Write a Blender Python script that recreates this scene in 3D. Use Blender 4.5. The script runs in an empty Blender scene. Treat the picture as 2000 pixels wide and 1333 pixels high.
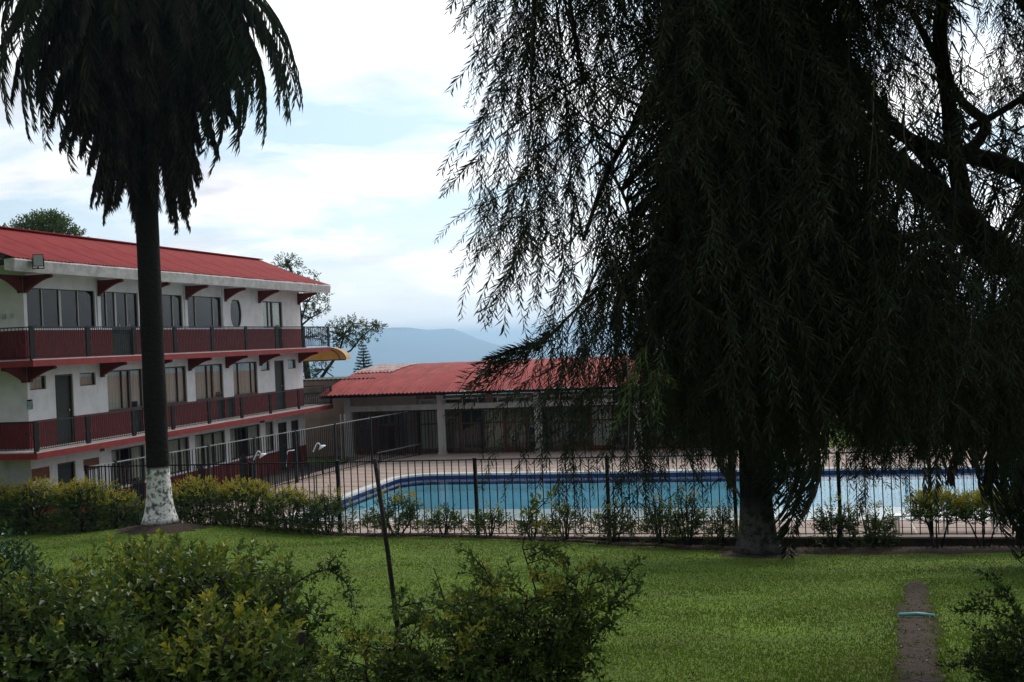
import bpy, math, random
import numpy as np
from mathutils import Vector, Matrix

random.seed(7)
RNG = np.random.default_rng(7)
SC = bpy.context.scene
COL = SC.collection

# ------------------------------------------------------------------ camera
EYE = 5.0
FPX = 2200.0
ROLL = math.radians(2.5)
HOR = 663.0
cam_d = bpy.data.cameras.new("camera")
cam_d.sensor_width = 36.0
cam_d.lens = 36.0 * FPX / 2000.0
cam_d.clip_start = 0.1
cam_d.clip_end = 60000
cam = bpy.data.objects.new("camera", cam_d)
COL.objects.link(cam)
pitch = math.radians(-0.09)
up = Vector((math.sin(ROLL), 0, math.cos(ROLL)))
right = Vector((math.cos(ROLL), 0, -math.sin(ROLL)))
M = Matrix((right, up, Vector((0, -1, 0)))).transposed()
M = Matrix.Rotation(pitch, 3, 'X') @ M
cam.matrix_world = Matrix.Translation((0, 0, EYE)) @ M.to_4x4()
SC.camera = cam

# ------------------------------------------------------------------ light
SUN_EL = math.radians(40)
SUN_AZ = math.radians(28)        # clockwise from +Y, seen from above
sun_dir = Vector((math.sin(SUN_AZ) * math.cos(SUN_EL), math.cos(SUN_AZ) * math.cos(SUN_EL), math.sin(SUN_EL)))
sun_d = bpy.data.lights.new("sun", 'SUN')
sun_d.energy = 2.5
sun_d.angle = math.radians(24)
sun_d.color = (1.0, 0.93, 0.84)
sun = bpy.data.objects.new("sun", sun_d)
sun.rotation_euler = (-sun_dir).to_track_quat('-Z', 'Y').to_euler()
COL.objects.link(sun)

SC.view_settings.view_transform = 'Standard'
SC.view_settings.look = 'None'
SC.view_settings.exposure = 0.0
SC.view_settings.gamma = 1.0
SC.view_settings.use_curve_mapping = False
SC.render.engine = 'CYCLES'
SC.cycles.max_bounces = 8
SC.cycles.diffuse_bounces = 2
SC.cycles.glossy_bounces = 3
SC.cycles.transmission_bounces = 4
SC.cycles.transparent_max_bounces = 12
SC.cycles.volume_bounces = 0


def build_world():
    w = bpy.data.worlds.new("World")
    SC.world = w
    w.use_nodes = True
    nt = w.node_tree
    N = nt.nodes
    L = nt.links
    N.clear()
    out = N.new('ShaderNodeOutputWorld')
    bg = N.new('ShaderNodeBackground')
    bg.inputs['Strength'].default_value = 0.112
    L.new(bg.outputs[0], out.inputs[0])
    sky = N.new('ShaderNodeTexSky')
    sky.sky_type = 'NISHITA'
    sky.sun_disc = False
    sky.sun_elevation = SUN_EL
    sky.sun_rotation = SUN_AZ
    sky.air_density = 1.0
    sky.dust_density = 0.6
    tc = N.new('ShaderNodeTexCoord')
    sep = N.new('ShaderNodeSeparateXYZ')
    L.new(tc.outputs['Generated'], sep.inputs[0])

    def math_n(op, a, b=None, clamp=False):
        n = N.new('ShaderNodeMath')
        n.operation = op
        n.use_clamp = clamp
        for i, v in enumerate((a, b)):
            if v is None:
                continue
            if isinstance(v, (int, float)):
                n.inputs[i].default_value = v
            else:
                L.new(v, n.inputs[i])
        return n.outputs[0]
    # cloud plane coordinates
    zz = math_n('MAXIMUM', sep.outputs['Z'], 0.0)
    den = math_n('ADD', zz, 0.16)
    cx = math_n('DIVIDE', sep.outputs['X'], den)
    cy = math_n('DIVIDE', sep.outputs['Y'], den)
    com = N.new('ShaderNodeCombineXYZ')
    L.new(cx, com.inputs[0])
    L.new(cy, com.inputs[1])
    mp = N.new('ShaderNodeMapping')
    mp.inputs['Location'].default_value = (3.3, 1.7, 0.0)
    mp.inputs['Rotation'].default_value = (0, 0, math.radians(8))
    mp.inputs['Scale'].default_value = (1.0, 1.0, 1.0)
    L.new(com.outputs[0], mp.inputs[0])
    n1 = N.new('ShaderNodeTexNoise')
    n1.inputs['Scale'].default_value = 1.25
    n1.inputs['Detail'].default_value = 9.0
    n1.inputs['Roughness'].default_value = 0.56
    n1.inputs['Distortion'].default_value = 0.5
    L.new(mp.outputs[0], n1.inputs['Vector'])
    r1 = N.new('ShaderNodeValToRGB')
    r1.color_ramp.elements[0].position = 0.42
    r1.color_ramp.elements[1].position = 0.59
    L.new(n1.outputs['Fac'], r1.inputs[0])
    n2 = N.new('ShaderNodeTexNoise')
    n2.inputs['Scale'].default_value = 2.1
    n2.inputs['Detail'].default_value = 6.0
    mp2 = N.new('ShaderNodeMapping')
    mp2.inputs['Location'].default_value = (7.3, 2.2, 1.0)
    L.new(com.outputs[0], mp2.inputs[0])
    L.new(mp2.outputs[0], n2.inputs['Vector'])
    r2 = N.new('ShaderNodeValToRGB')
    r2.color_ramp.elements[0].position = 0.50
    r2.color_ramp.elements[1].position = 0.68
    L.new(n2.outputs['Fac'], r2.inputs[0])
    # brightness of cloud towards the sun
    dot = N.new('ShaderNodeVectorMath')
    dot.operation = 'DOT_PRODUCT'
    L.new(tc.outputs['Generated'], dot.inputs[0])
    dot.inputs[1].default_value = tuple(sun_dir)
    f = math_n('MULTIPLY_ADD', dot.outputs['Value'], 0.5)
    f.node.inputs[2].default_value = 0.5
    f = math_n('POWER', f, 1.8)
    f = math_n('MULTIPLY_ADD', f, 0.87)
    f.node.inputs[2].default_value = 0.09
    hz0 = math_n('MULTIPLY_ADD', zz, -6.0, True)
    hz0.node.inputs[2].default_value = 1.0
    inv = math_n('SUBTRACT', 1.0, hz0, True)
    grey = math_n('MULTIPLY', r2.outputs[0], inv)
    cl = N.new('ShaderNodeMixRGB')
    cl.inputs[1].default_value = (16.5, 16.3, 16.2, 1)
    cl.inputs[2].default_value = (9.2, 9.2, 10.2, 1)
    L.new(grey, cl.inputs[0])
    mul = N.new('ShaderNodeVectorMath')
    mul.operation = 'SCALE'
    L.new(cl.outputs[0], mul.inputs[0])
    L.new(f, mul.inputs['Scale'])
    # thin veil lightens the blue
    veil = N.new('ShaderNodeMixRGB')
    veil.inputs[0].default_value = 0.60
    L.new(sky.outputs[0], veil.inputs[1])
    vs = N.new('ShaderNodeVectorMath')
    vs.operation = 'SCALE'
    vs.inputs[0].default_value = (10.4, 13.2, 15.2)
    L.new(f, vs.inputs['Scale'])
    L.new(vs.outputs[0], veil.inputs[2])
    # horizon band is more cloudy
    hz = math_n('MULTIPLY_ADD', zz, -7.0, True)
    hz.node.inputs[2].default_value = 0.95
    m = math_n('MAXIMUM', r1.outputs[0], hz, True)
    mix = N.new('ShaderNodeMixRGB')
    L.new(m, mix.inputs[0])
    L.new(veil.outputs[0], mix.inputs[1])
    L.new(mul.outputs[0], mix.inputs[2])
    L.new(mix.outputs[0], bg.inputs['Color'])
    w.cycles.sampling_method = 'MANUAL'
    w.cycles.sample_map_resolution = 512


build_world()


# ------------------------------------------------------------------ pixel helpers (only used to lay out places)
def px(x, y):
    dx, dy = x - 1000.0, y - 666.5
    c, s = math.cos(ROLL), math.sin(ROLL)
    return (dx * c - dy * s) / FPX, (HOR - (666.5 + dx * s + dy * c)) / FPX


def at(x, y, d):
    u, v = px(x, y)
    return Vector((u * d, d, EYE + v * d))


def at_z(x, y, z):
    u, v = px(x, y)
    d = (z - EYE) / v
    return Vector((u * d, d, z))


# ------------------------------------------------------------------ mesh accumulator
class MB:
    def __init__(self):
        self.v, self.f, self.t, self.n = [], [], [], 0

    def add(self, verts, faces, tint=None):
        verts = np.asarray(verts, dtype=np.float64).reshape(-1, 3)
        if isinstance(faces, np.ndarray):
            self.f.append(faces + self.n)
        else:
            by = {}
            for fc in faces:
                by.setdefault(len(fc), []).append(fc)
            for k, l in by.items():
                self.f.append(np.array(l, dtype=np.int64) + self.n)
        self.v.append(verts)
        if tint is None:
            tint = 0.5
        self.t.append(np.broadcast_to(np.asarray(tint, dtype=np.float64), (len(verts),)).copy())
        self.n += len(verts)
        return self

    def box(self, x0, x1, y0, y1, z0, z1):
        v = [(x, y, z) for z in (z0, z1) for y in (y0, y1) for x in (x0, x1)]
        f = [(0, 2, 3, 1), (4, 5, 7, 6), (0, 1, 5, 4), (2, 6, 7, 3), (0, 4, 6, 2), (1, 3, 7, 5)]
        return self.add(v, f)

    def bar(self, a, b, w, h=None, roll_up=(0, 0, 1)):
        """box beam from a to b, w wide, h high"""
        h = h or w
        a, b = Vector(a), Vector(b)
        d = (b - a).normalized()
        u = Vector(roll_up)
        if abs(d.dot(u)) > 0.98:
            u = Vector((1, 0, 0))
        s = d.cross(u).normalized()
        u = s.cross(d).normalized()
        v = []
        for p in (a, b):
            for (i, j) in ((-1, -1), (1, -1), (1, 1), (-1, 1)):
                v.append(p + s * (i * w / 2) + u * (j * h / 2))
        return self.add(v, [(3, 2, 1, 0), (4, 5, 6, 7), (0, 1, 5, 4), (1, 2, 6, 5), (2, 3, 7, 6), (3, 0, 4, 7)])

    def prism(self, pts, x0, x1, axis='x'):
        """polygon pts in the other two axes, extruded along axis"""
        k = len(pts)

        def mk(a, p):
            if axis == 'x':
                return (a, p[0], p[1])
            if axis == 'y':
                return (p[0], a, p[1])
            return (p[0], p[1], a)
        v = [mk(x0, p) for p in pts] + [mk(x1, p) for p in pts]
        f = [tuple(range(k - 1, -1, -1)), tuple(range(k, 2 * k))]
        for i in range(k):
            j = (i + 1) % k
            f.append((i, j, k + j, k + i))
        return self.add(v, f)

    def tube(self, P, R, n=8, cap=True, tint=0.5):
        P = [Vector(p) for p in P]
        if not hasattr(R, '__len__'):
            R = [R] * len(P)
        v, f = [], []
        ref = Vector((0.13, 0.99, 0.07))
        for i, p in enumerate(P):
            d = (P[min(i + 1, len(P) - 1)] - P[max(i - 1, 0)]).normalized()
            r = ref if abs(d.dot(ref)) < 0.95 else Vector((1, 0, 0))
            s = d.cross(r).normalized()
            u = s.cross(d)
            for k in range(n):
                a = 2 * math.pi * k / n
                v.append(p + (s * math.cos(a) + u * math.sin(a)) * R[i])
        for i in range(len(P) - 1):
            for k in range(n):
                k2 = (k + 1) % n
                f.append((i * n + k, i * n + k2, (i + 1) * n + k2, (i + 1) * n + k))
        if cap:
            f.append(tuple(range(n - 1, -1, -1)))
            f.append(tuple((len(P) - 1) * n + k for k in range(n)))
        return self.add(v, f, tint)

    def segs(self, A, B, ra, rb, n=3, tint=0.1):
        """many thin tapered prisms at once"""
        A = np.asarray(A, float)
        B = np.asarray(B, float)
        if len(A) == 0:
            return self
        m = len(A)
        ra = np.broadcast_to(np.asarray(ra, float), (m,))
        rb = np.broadcast_to(np.asarray(rb, float), (m,))
        D = B - A
        D /= np.linalg.norm(D, axis=1, keepdims=True) + 1e-9
        ref = np.where(np.abs(D[:, 2:3]) > 0.9, np.array([[1.0, 0, 0]]), np.array([[0, 0, 1.0]]))
        S = np.cross(D, ref)
        S /= np.linalg.norm(S, axis=1, keepdims=True) + 1e-9
        U = np.cross(S, D)
        V = np.zeros((m, 2 * n, 3))
        for k in range(n):
            a = 2 * math.pi * k / n
            o = S * math.cos(a) + U * math.sin(a)
            V[:, k] = A + o * ra[:, None]
            V[:, n + k] = B + o * rb[:, None]
        base = (np.arange(m) * 2 * n)[:, None, None]
        F = np.array([[k, (k + 1) % n, n + (k + 1) % n, n + k] for k in range(n)])[None]
        t = np.repeat(np.broadcast_to(np.asarray(tint, float), (m,)), 2 * n)
        return self.add(V.reshape(-1, 3), (base + F).reshape(-1, 4), t)

    def leaves(self, P, D, N, L, W, tint=0.5, fold=0.25, bend=0.0):
        """folded leaves: base, two sides, tip (two triangles)"""
        P = np.asarray(P, float)
        m = len(P)
        if m == 0:
            return self
        D = np.asarray(D, float)
        D = D / (np.linalg.norm(D, axis=1, keepdims=True) + 1e-9)
        S = np.cross(D, np.asarray(N, float))
        S /= np.linalg.norm(S, axis=1, keepdims=True) + 1e-9
        U = np.cross(S, D)
        L = np.broadcast_to(np.asarray(L, float), (m,))[:, None]
        W = np.broadcast_to(np.asarray(W, float), (m,))[:, None]
        mid = P + D * L * 0.45
        V = np.stack([P, mid + S * W / 2 + U * W * fold, P + D * L - U * L * bend, mid - S * W / 2 + U * W * fold], axis=1)
        b = (np.arange(m) * 4)[:, None, None]
        F = np.array([[0, 1, 2], [0, 2, 3]])[None]
        t = np.repeat(np.broadcast_to(np.asarray(tint, float), (m,)), 4)
        return self.add(V.reshape(-1, 3), (b + F).reshape(-1, 3), t)

    def mesh(self, name, mat, smooth=False):
        me = bpy.data.meshes.new(name)
        V = np.concatenate(self.v)
        me.vertices.add(len(V))
        me.vertices.foreach_set('co', V.astype(np.float32).ravel())
        li = np.concatenate([f.ravel() for f in self.f]).astype(np.int32)
        tot = np.concatenate([np.full(len(f), f.shape[1], np.int32) for f in self.f])
        st = np.concatenate([[0], np.cumsum(tot)[:-1]]).astype(np.int32)
        me.loops.add(len(li))
        me.loops.foreach_set('vertex_index', li)
        me.polygons.add(len(tot))
        me.polygons.foreach_set('loop_start', st)
        me.polygons.foreach_set('loop_total', tot)
        me.polygons.foreach_set('use_smooth', np.full(len(tot), smooth))
        a = me.attributes.new('tint', 'FLOAT', 'POINT')
        a.data.foreach_set('value', np.concatenate(self.t).astype(np.float32))
        me.update(calc_edges=True)
        me.validate()
        if isinstance(mat, (list, tuple)):
            for m in mat:
                me.materials.append(m)
        else:
            me.materials.append(mat)
        return me

    def build(self, name, mat, parent=None, smooth=False, **kw):
        o = bpy.data.objects.new(name, self.mesh(name, mat, smooth))
        COL.objects.link(o)
        if parent:
            o.parent = parent
        for k, v in kw.items():
            o[k] = v
        return o


def inst(name, me, parent=None, loc=(0, 0, 0), rot=(0, 0, 0), scale=1.0, **kw):
    o = bpy.data.objects.new(name, me)
    COL.objects.link(o)
    o.location = loc
    o.rotation_euler = rot
    o.scale = (scale,) * 3 if not hasattr(scale, '__len__') else scale
    if parent:
        o.parent = parent
    for k, v in kw.items():
        o[k] = v
    return o


def empty(name, label, cat, loc=(0, 0, 0), rz=0.0, group=None):
    o = bpy.data.objects.new(name, None)
    COL.objects.link(o)
    o.location = loc
    o.rotation_euler = (0, 0, rz)
    o['label'] = label
    o['category'] = cat
    if group:
        o['group'] = group
    return o


def tag(o, label, cat, group=None):
    o['label'] = label
    o['category'] = cat
    if group:
        o['group'] = group
    return o


# ------------------------------------------------------------------ materials
def mat(name, base, rough=0.8, noise=None, spec=0.3, metal=0.0, bump=None, tint=None, coat=0.0, trans=0.0, grime=None):
    """base colour; noise=(scale, colour2, lo, hi[, (sx,sy,sz)]); bump=(scale, strength, distance); tint=list of (pos, colour) over 'tint'"""
    m = bpy.data.materials.new(name)
    m.use_nodes = True
    nt = m.node_tree
    N, L = nt.nodes, nt.links
    p = N['Principled BSDF']
    p.inputs['Base Color'].default_value = (*base, 1)
    p.inputs['Roughness'].default_value = rough
    p.inputs['Specular IOR Level'].default_value = spec
    p.inputs['Metallic'].default_value = metal
    tc = N.new('ShaderNodeTexCoord')
    col = None
    if tint:
        at_ = N.new('ShaderNodeAttribute')
        at_.attribute_name = 'tint'
        r = N.new('ShaderNodeValToRGB')
        el = r.color_ramp.elements
        while len(el) < len(tint):
            el.new(0.5)
        for e, (q, c) in zip(el, tint):
            e.position = q
            e.color = (*c, 1)
        L.new(at_.outputs['Fac'], r.inputs[0])
        col = r.outputs[0]
    specs = []
    if noise:
        specs.append(noise)
    if grime:
        specs.append(grime)
    for ns in specs:
        sc, c2, lo, hi = ns[:4]
        n = N.new('ShaderNodeTexNoise')
        n.inputs['Scale'].default_value = sc
        n.inputs['Detail'].default_value = 6
        n.inputs['Roughness'].default_value = 0.62
        if len(ns) > 4:
            mp = N.new('ShaderNodeMapping')
            mp.inputs['Scale'].default_value = ns[4]
            L.new(tc.outputs['Object'], mp.inputs[0])
            L.new(mp.outputs[0], n.inputs['Vector'])
        else:
            L.new(tc.outputs['Object'], n.inputs['Vector'])
        r = N.new('ShaderNodeValToRGB')
        r.color_ramp.elements[0].position = lo
        r.color_ramp.elements[1].position = hi
        L.new(n.outputs['Fac'], r.inputs[0])
        mx = N.new('ShaderNodeMixRGB')
        L.new(r.outputs[0], mx.inputs[0])
        if col is not None:
            L.new(col, mx.inputs[1])
        else:
            mx.inputs[1].default_value = (*base, 1)
        mx.inputs[2].default_value = (*c2, 1)
        col = mx.outputs[0]
    if col is not None:
        L.new(col, p.inputs['Base Color'])
    if bump:
        n = N.new('ShaderNodeTexNoise')
        n.inputs['Scale'].default_value = bump[0]
        n.inputs['Detail'].default_value = 5
        L.new(tc.outputs['Object'], n.inputs['Vector'])
        b = N.new('ShaderNodeBump')
        b.inputs['Strength'].default_value = bump[1]
        b.inputs['Distance'].default_value = bump[2]
        L.new(n.outputs['Fac'], b.inputs['Height'])
        L.new(b.outputs[0], p.inputs['Normal'])
    if trans > 0:
        t = N.new('ShaderNodeBsdfTranslucent')
        if col is not None:
            L.new(col, t.inputs[0])
        else:
            t.inputs[0].default_value = (*base, 1)
        ms = N.new('ShaderNodeMixShader')
        ms.inputs[0].default_value = trans
        L.new(p.outputs[0], ms.inputs[1])
        L.new(t.outputs[0], ms.inputs[2])
        L.new(ms.outputs[0], N['Material Output'].inputs['Surface'])
    return m


def glass_mat(name, tintc, refl=0.9, rough=0.01):
    m = bpy.data.materials.new(name)
    m.use_nodes = True
    nt = m.node_tree
    N, L = nt.nodes, nt.links
    N.remove(N['Principled BSDF'])
    t = N.new('ShaderNodeBsdfTransparent')
    t.inputs[0].default_value = (*tintc, 1)
    g = N.new('ShaderNodeBsdfGlossy')
    g.inputs['Roughness'].default_value = rough
    g.inputs['Color'].default_value = (refl, refl, refl, 1)
    lw = N.new('ShaderNodeLayerWeight')
    lw.inputs['Blend'].default_value = 0.5
    pw = N.new('ShaderNodeMath')
    pw.operation = 'POWER'
    pw.inputs[1].default_value = 4.0
    L.new(lw.outputs['Facing'], pw.inputs[0])
    fr = N.new('ShaderNodeMath')
    fr.operation = 'MULTIPLY_ADD'
    fr.inputs[1].default_value = 0.90
    fr.inputs[2].default_value = 0.05
    L.new(pw.outputs[0], fr.inputs[0])
    ms = N.new('ShaderNodeMixShader')
    L.new(fr.outputs[0], ms.inputs[0])
    L.new(t.outputs[0], ms.inputs[1])
    L.new(g.outputs[0], ms.inputs[2])
    L.new(ms.outputs[0], N['Material Output'].inputs['Surface'])
    return m


M_ = {}
M_['plaster'] = mat('plaster', (0.70, 0.67, 0.66), 0.9, (2.2, (0.56, 0.53, 0.52), 0.42, 0.75), bump=(60, .15, .01),
                    grime=(1.3, (0.36, 0.33, 0.31), 0.60, 0.80, (1.5, 1.5, 0.25)))
M_['red'] = mat('red_paint', (0.25, 0.022, 0.022), 0.75, (3.0, (0.16, 0.018, 0.018), 0.4, 0.7), bump=(50, .15, .01),
                grime=(6.0, (0.30, 0.10, 0.08), 0.66, 0.80))
M_['wains'] = mat('oxblood_wall_paint', (0.16, 0.014, 0.014), 0.8, (3.0, (0.10, 0.012, 0.012), 0.4, 0.7), bump=(50, .15, .01))
M_['bracket'] = mat('dark_red_paint', (0.13, 0.016, 0.015), 0.8, (4, (0.08, 0.012, 0.012), .4, .7))
M_['fascia'] = mat('weathered_concrete', (0.52, 0.50, 0.48), 0.95, (3.0, (0.34, 0.32, 0.30), 0.42, 0.66), bump=(25, .5, .03),
                   grime=(9.0, (0.16, 0.14, 0.13), 0.62, 0.76, (1, 1, 0.5)))
M_['roof'] = mat('red_roof', (0.30, 0.040, 0.038), 0.75, (0.7, (0.23, 0.020, 0.022), 0.38, 0.68), spec=0.1,
                 grime=(5.0, (0.34, 0.10, 0.09), 0.60, 0.85, (1, 0.25, 1)))
M_['roof_b'] = mat('red_roof_faded', (0.34, 0.052, 0.047), 0.75, (1.6, (0.17, 0.026, 0.026), 0.38, 0.66, (1, .3, 1)), spec=0.1,
                   grime=(4.0, (0.36, 0.20, 0.19), 0.60, 0.85, (2.5, 0.3, 1)))
M_['roof_c'] = mat('rusty_pale_roof', (0.36, 0.28, 0.26), 0.8, (1.8, (0.25, 0.07, 0.055), 0.45, 0.62), bump=(20, .3, .02))
M_['black'] = mat('black_iron', (0.009, 0.009, 0.010), 0.6, (8, (0.022, 0.015, 0.012), .5, .8), spec=0.12)
M_['rail'] = mat('galvanised_rail', (0.36, 0.36, 0.36), 0.45, (5, (0.22, .21, .2), .4, .7), metal=0.3)
M_['grey'] = mat('grey_painted_iron', (0.035, 0.038, 0.042), 0.55, (8, (0.02, 0.02, 0.02), .5, .8), spec=.15)
M_['frame'] = mat('window_frame', (0.05, 0.032, 0.026), 0.5, spec=.4)
M_['alu'] = mat('aluminium_frame', (0.32, 0.29, 0.26), 0.45, metal=0.5)
M_['glass'] = glass_mat('window_glass', (0.88, 0.89, 0.88), 0.7)
M_['dark_glass'] = glass_mat('tinted_glass', (0.30, 0.31, 0.34), 0.6)
M_['curtain'] = mat('cream_curtain', (0.74, 0.73, 0.62), 0.9, (1.2, (0.55, 0.53, 0.44), .4, .7, (3, 3, .4)), trans=.2)
M_['dark_curtain'] = mat('brown_curtain', (0.26, 0.22, 0.19), 0.9)
M_['interior'] = mat('dark_interior', (0.05, 0.045, 0.04), 0.9)
M_['door'] = mat('dark_green_door', (0.018, 0.024, 0.020), 0.6, (6, (0.03, .03, .025), .4, .7))
M_['wood'] = mat('varnished_wood', (0.17, 0.055, 0.018), 0.55, (4, (0.10, 0.03, 0.01), .4, .7, (1, 1, 8)))
M_['wood_frame'] = mat('brown_timber', (0.19, 0.105, 0.07), 0.6, (6, (0.05, .025, .018), .4, .7, (1, 1, .3)))
M_['tan'] = mat('tan_plaster', (0.30, 0.235, 0.205), 0.9, (1.5, (0.22, .17, .145), .4, .7), bump=(40, .2, .01))
M_['column'] = mat('column_paint', (0.52, 0.48, 0.46), 0.85, (4, (0.36, .32, .30), .45, .75, (1, 1, .4)))
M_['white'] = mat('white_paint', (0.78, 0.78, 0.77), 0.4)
M_['awning'] = mat('amber_awning', (0.62, 0.36, 0.10), 0.5, (2, (0.5, .27, .07), .4, .7), trans=.35)
M_['deck'] = mat('deck_slab', (0.38, 0.285, 0.24), 0.9, (0.9, (0.29, 0.22, 0.185), 0.38, 0.68), bump=(45, .3, .01),
                 grime=(5, (0.15, .12, .10), .62, .8))
M_['mortar'] = mat('pale_mortar', (0.52, 0.47, 0.43), 0.95, (8, (0.3, .26, .23), .45, .7))
M_['coping'] = mat('pool_coping', (0.56, 0.55, 0.54), 0.8, (5, (0.40, .38, .36), .45, .7), bump=(60, .2, .005))
M_['tile'] = mat('dark_blue_tile', (0.012, 0.03, 0.16), 0.3, (14, (0.006, .012, .08), .4, .7))
M_['pool_in'] = mat('turquoise_pool_lining', (0.50, 0.84, 0.97), 0.6, (0.8, (0.57, 0.88, 0.98), .35, .7))
M_['pool_line'] = mat('navy_lane_tile', (0.01, 0.03, 0.18), 0.4)
M_['bark'] = mat('dark_bark', (0.035, 0.028, 0.024), 0.95, (6, (0.014, .011, .010), .4, .65, (1, 1, .25)), bump=(18, .8, .04))
M_['palm_bark'] = mat('palm_bark', (0.022, 0.018, 0.015), 0.95, (3, (0.010, .008, .007), .4, .65, (1, 1, 5)), bump=(16, .8, .04))
M_['dead'] = mat('dead_frond', (0.07, 0.055, 0.042), 0.9, spec=.08, tint=[(0, (0.018, 0.014, 0.011)), (0.5, (0.050, 0.041, 0.033)), (1, (0.17, 0.14, 0.11))], trans=.08)
M_['frond'] = mat('green_frond', (0.03, 0.05, 0.02), 0.55, tint=[(0, (0.03, 0.03, 0.014)), (0.5, (0.020, 0.034, 0.013)), (1, (0.04, 0.06, 0.022))], trans=.12, spec=.2)
M_['willow'] = mat('weeping_leaf', (0.04, 0.06, 0.03), 0.6,
                   tint=[(0, (0.035, 0.03, 0.022)), (0.15, (0.020, 0.026, 0.014)), (0.6, (0.033, 0.040, 0.020)), (0.85, (0.065, 0.075, 0.035)), (1, (0.12, 0.20, 0.04))], trans=.12, spec=.15)
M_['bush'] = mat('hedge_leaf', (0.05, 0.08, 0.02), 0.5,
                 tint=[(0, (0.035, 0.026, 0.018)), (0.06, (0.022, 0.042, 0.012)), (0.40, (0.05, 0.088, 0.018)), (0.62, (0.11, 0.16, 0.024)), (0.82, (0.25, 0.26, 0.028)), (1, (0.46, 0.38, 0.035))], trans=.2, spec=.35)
M_['darkbush'] = mat('glossy_dark_leaf', (0.03, 0.07, 0.03), 0.4,
                     tint=[(0, (0.03, 0.024, 0.018)), (0.06, (0.018, 0.04, 0.016)), (0.6, (0.035, 0.08, 0.025)), (1, (0.09, 0.17, 0.04))], trans=.15, spec=.4)
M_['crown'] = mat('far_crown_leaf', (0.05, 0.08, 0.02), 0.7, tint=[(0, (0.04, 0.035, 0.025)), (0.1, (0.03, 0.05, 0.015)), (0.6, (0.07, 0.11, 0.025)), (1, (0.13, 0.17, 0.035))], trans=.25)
M_['pine'] = mat('pine_needles', (0.02, 0.05, 0.03), 0.7, tint=[(0, (0.03, .025, .02)), (0.1, (0.015, 0.035, 0.025)), (1, (0.03, 0.065, 0.04))])
M_['soil'] = mat('soil', (0.042, 0.024, 0.015), 1.0, (7, (0.022, 0.013, 0.009), .4, .65), bump=(20, .9, .05), grime=(22, (0.12, .08, .05), .62, .75))
M_['blade'] = mat('grass_blade', (0.06, 0.11, 0.02), 0.7, tint=[(0, (0.075, 0.095, 0.018)), (0.3, (0.092, 0.145, 0.014)), (0.8, (0.128, 0.192, 0.016)), (1, (0.19, 0.22, 0.05))], trans=.25)
M_['litter'] = mat('leaf_litter', (0.1, 0.06, 0.03), 0.9, tint=[(0, (0.03, 0.02, 0.013)), (0.6, (0.11, 0.07, 0.035)), (1, (0.45, 0.42, 0.32))])
M_['hose'] = mat('teal_pipe', (0.12, 0.42, 0.38), 0.4, (10, (0.2, .3, .26), .55, .8))
M_['sign_green'] = mat('green_sign', (0.07, 0.16, 0.12), 0.6, (25, (0.35, .42, .38), .52, .6))
M_['lamp_glass'] = mat('lamp_glass', (0.35, 0.36, 0.36), 0.15, spec=.6)


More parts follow.
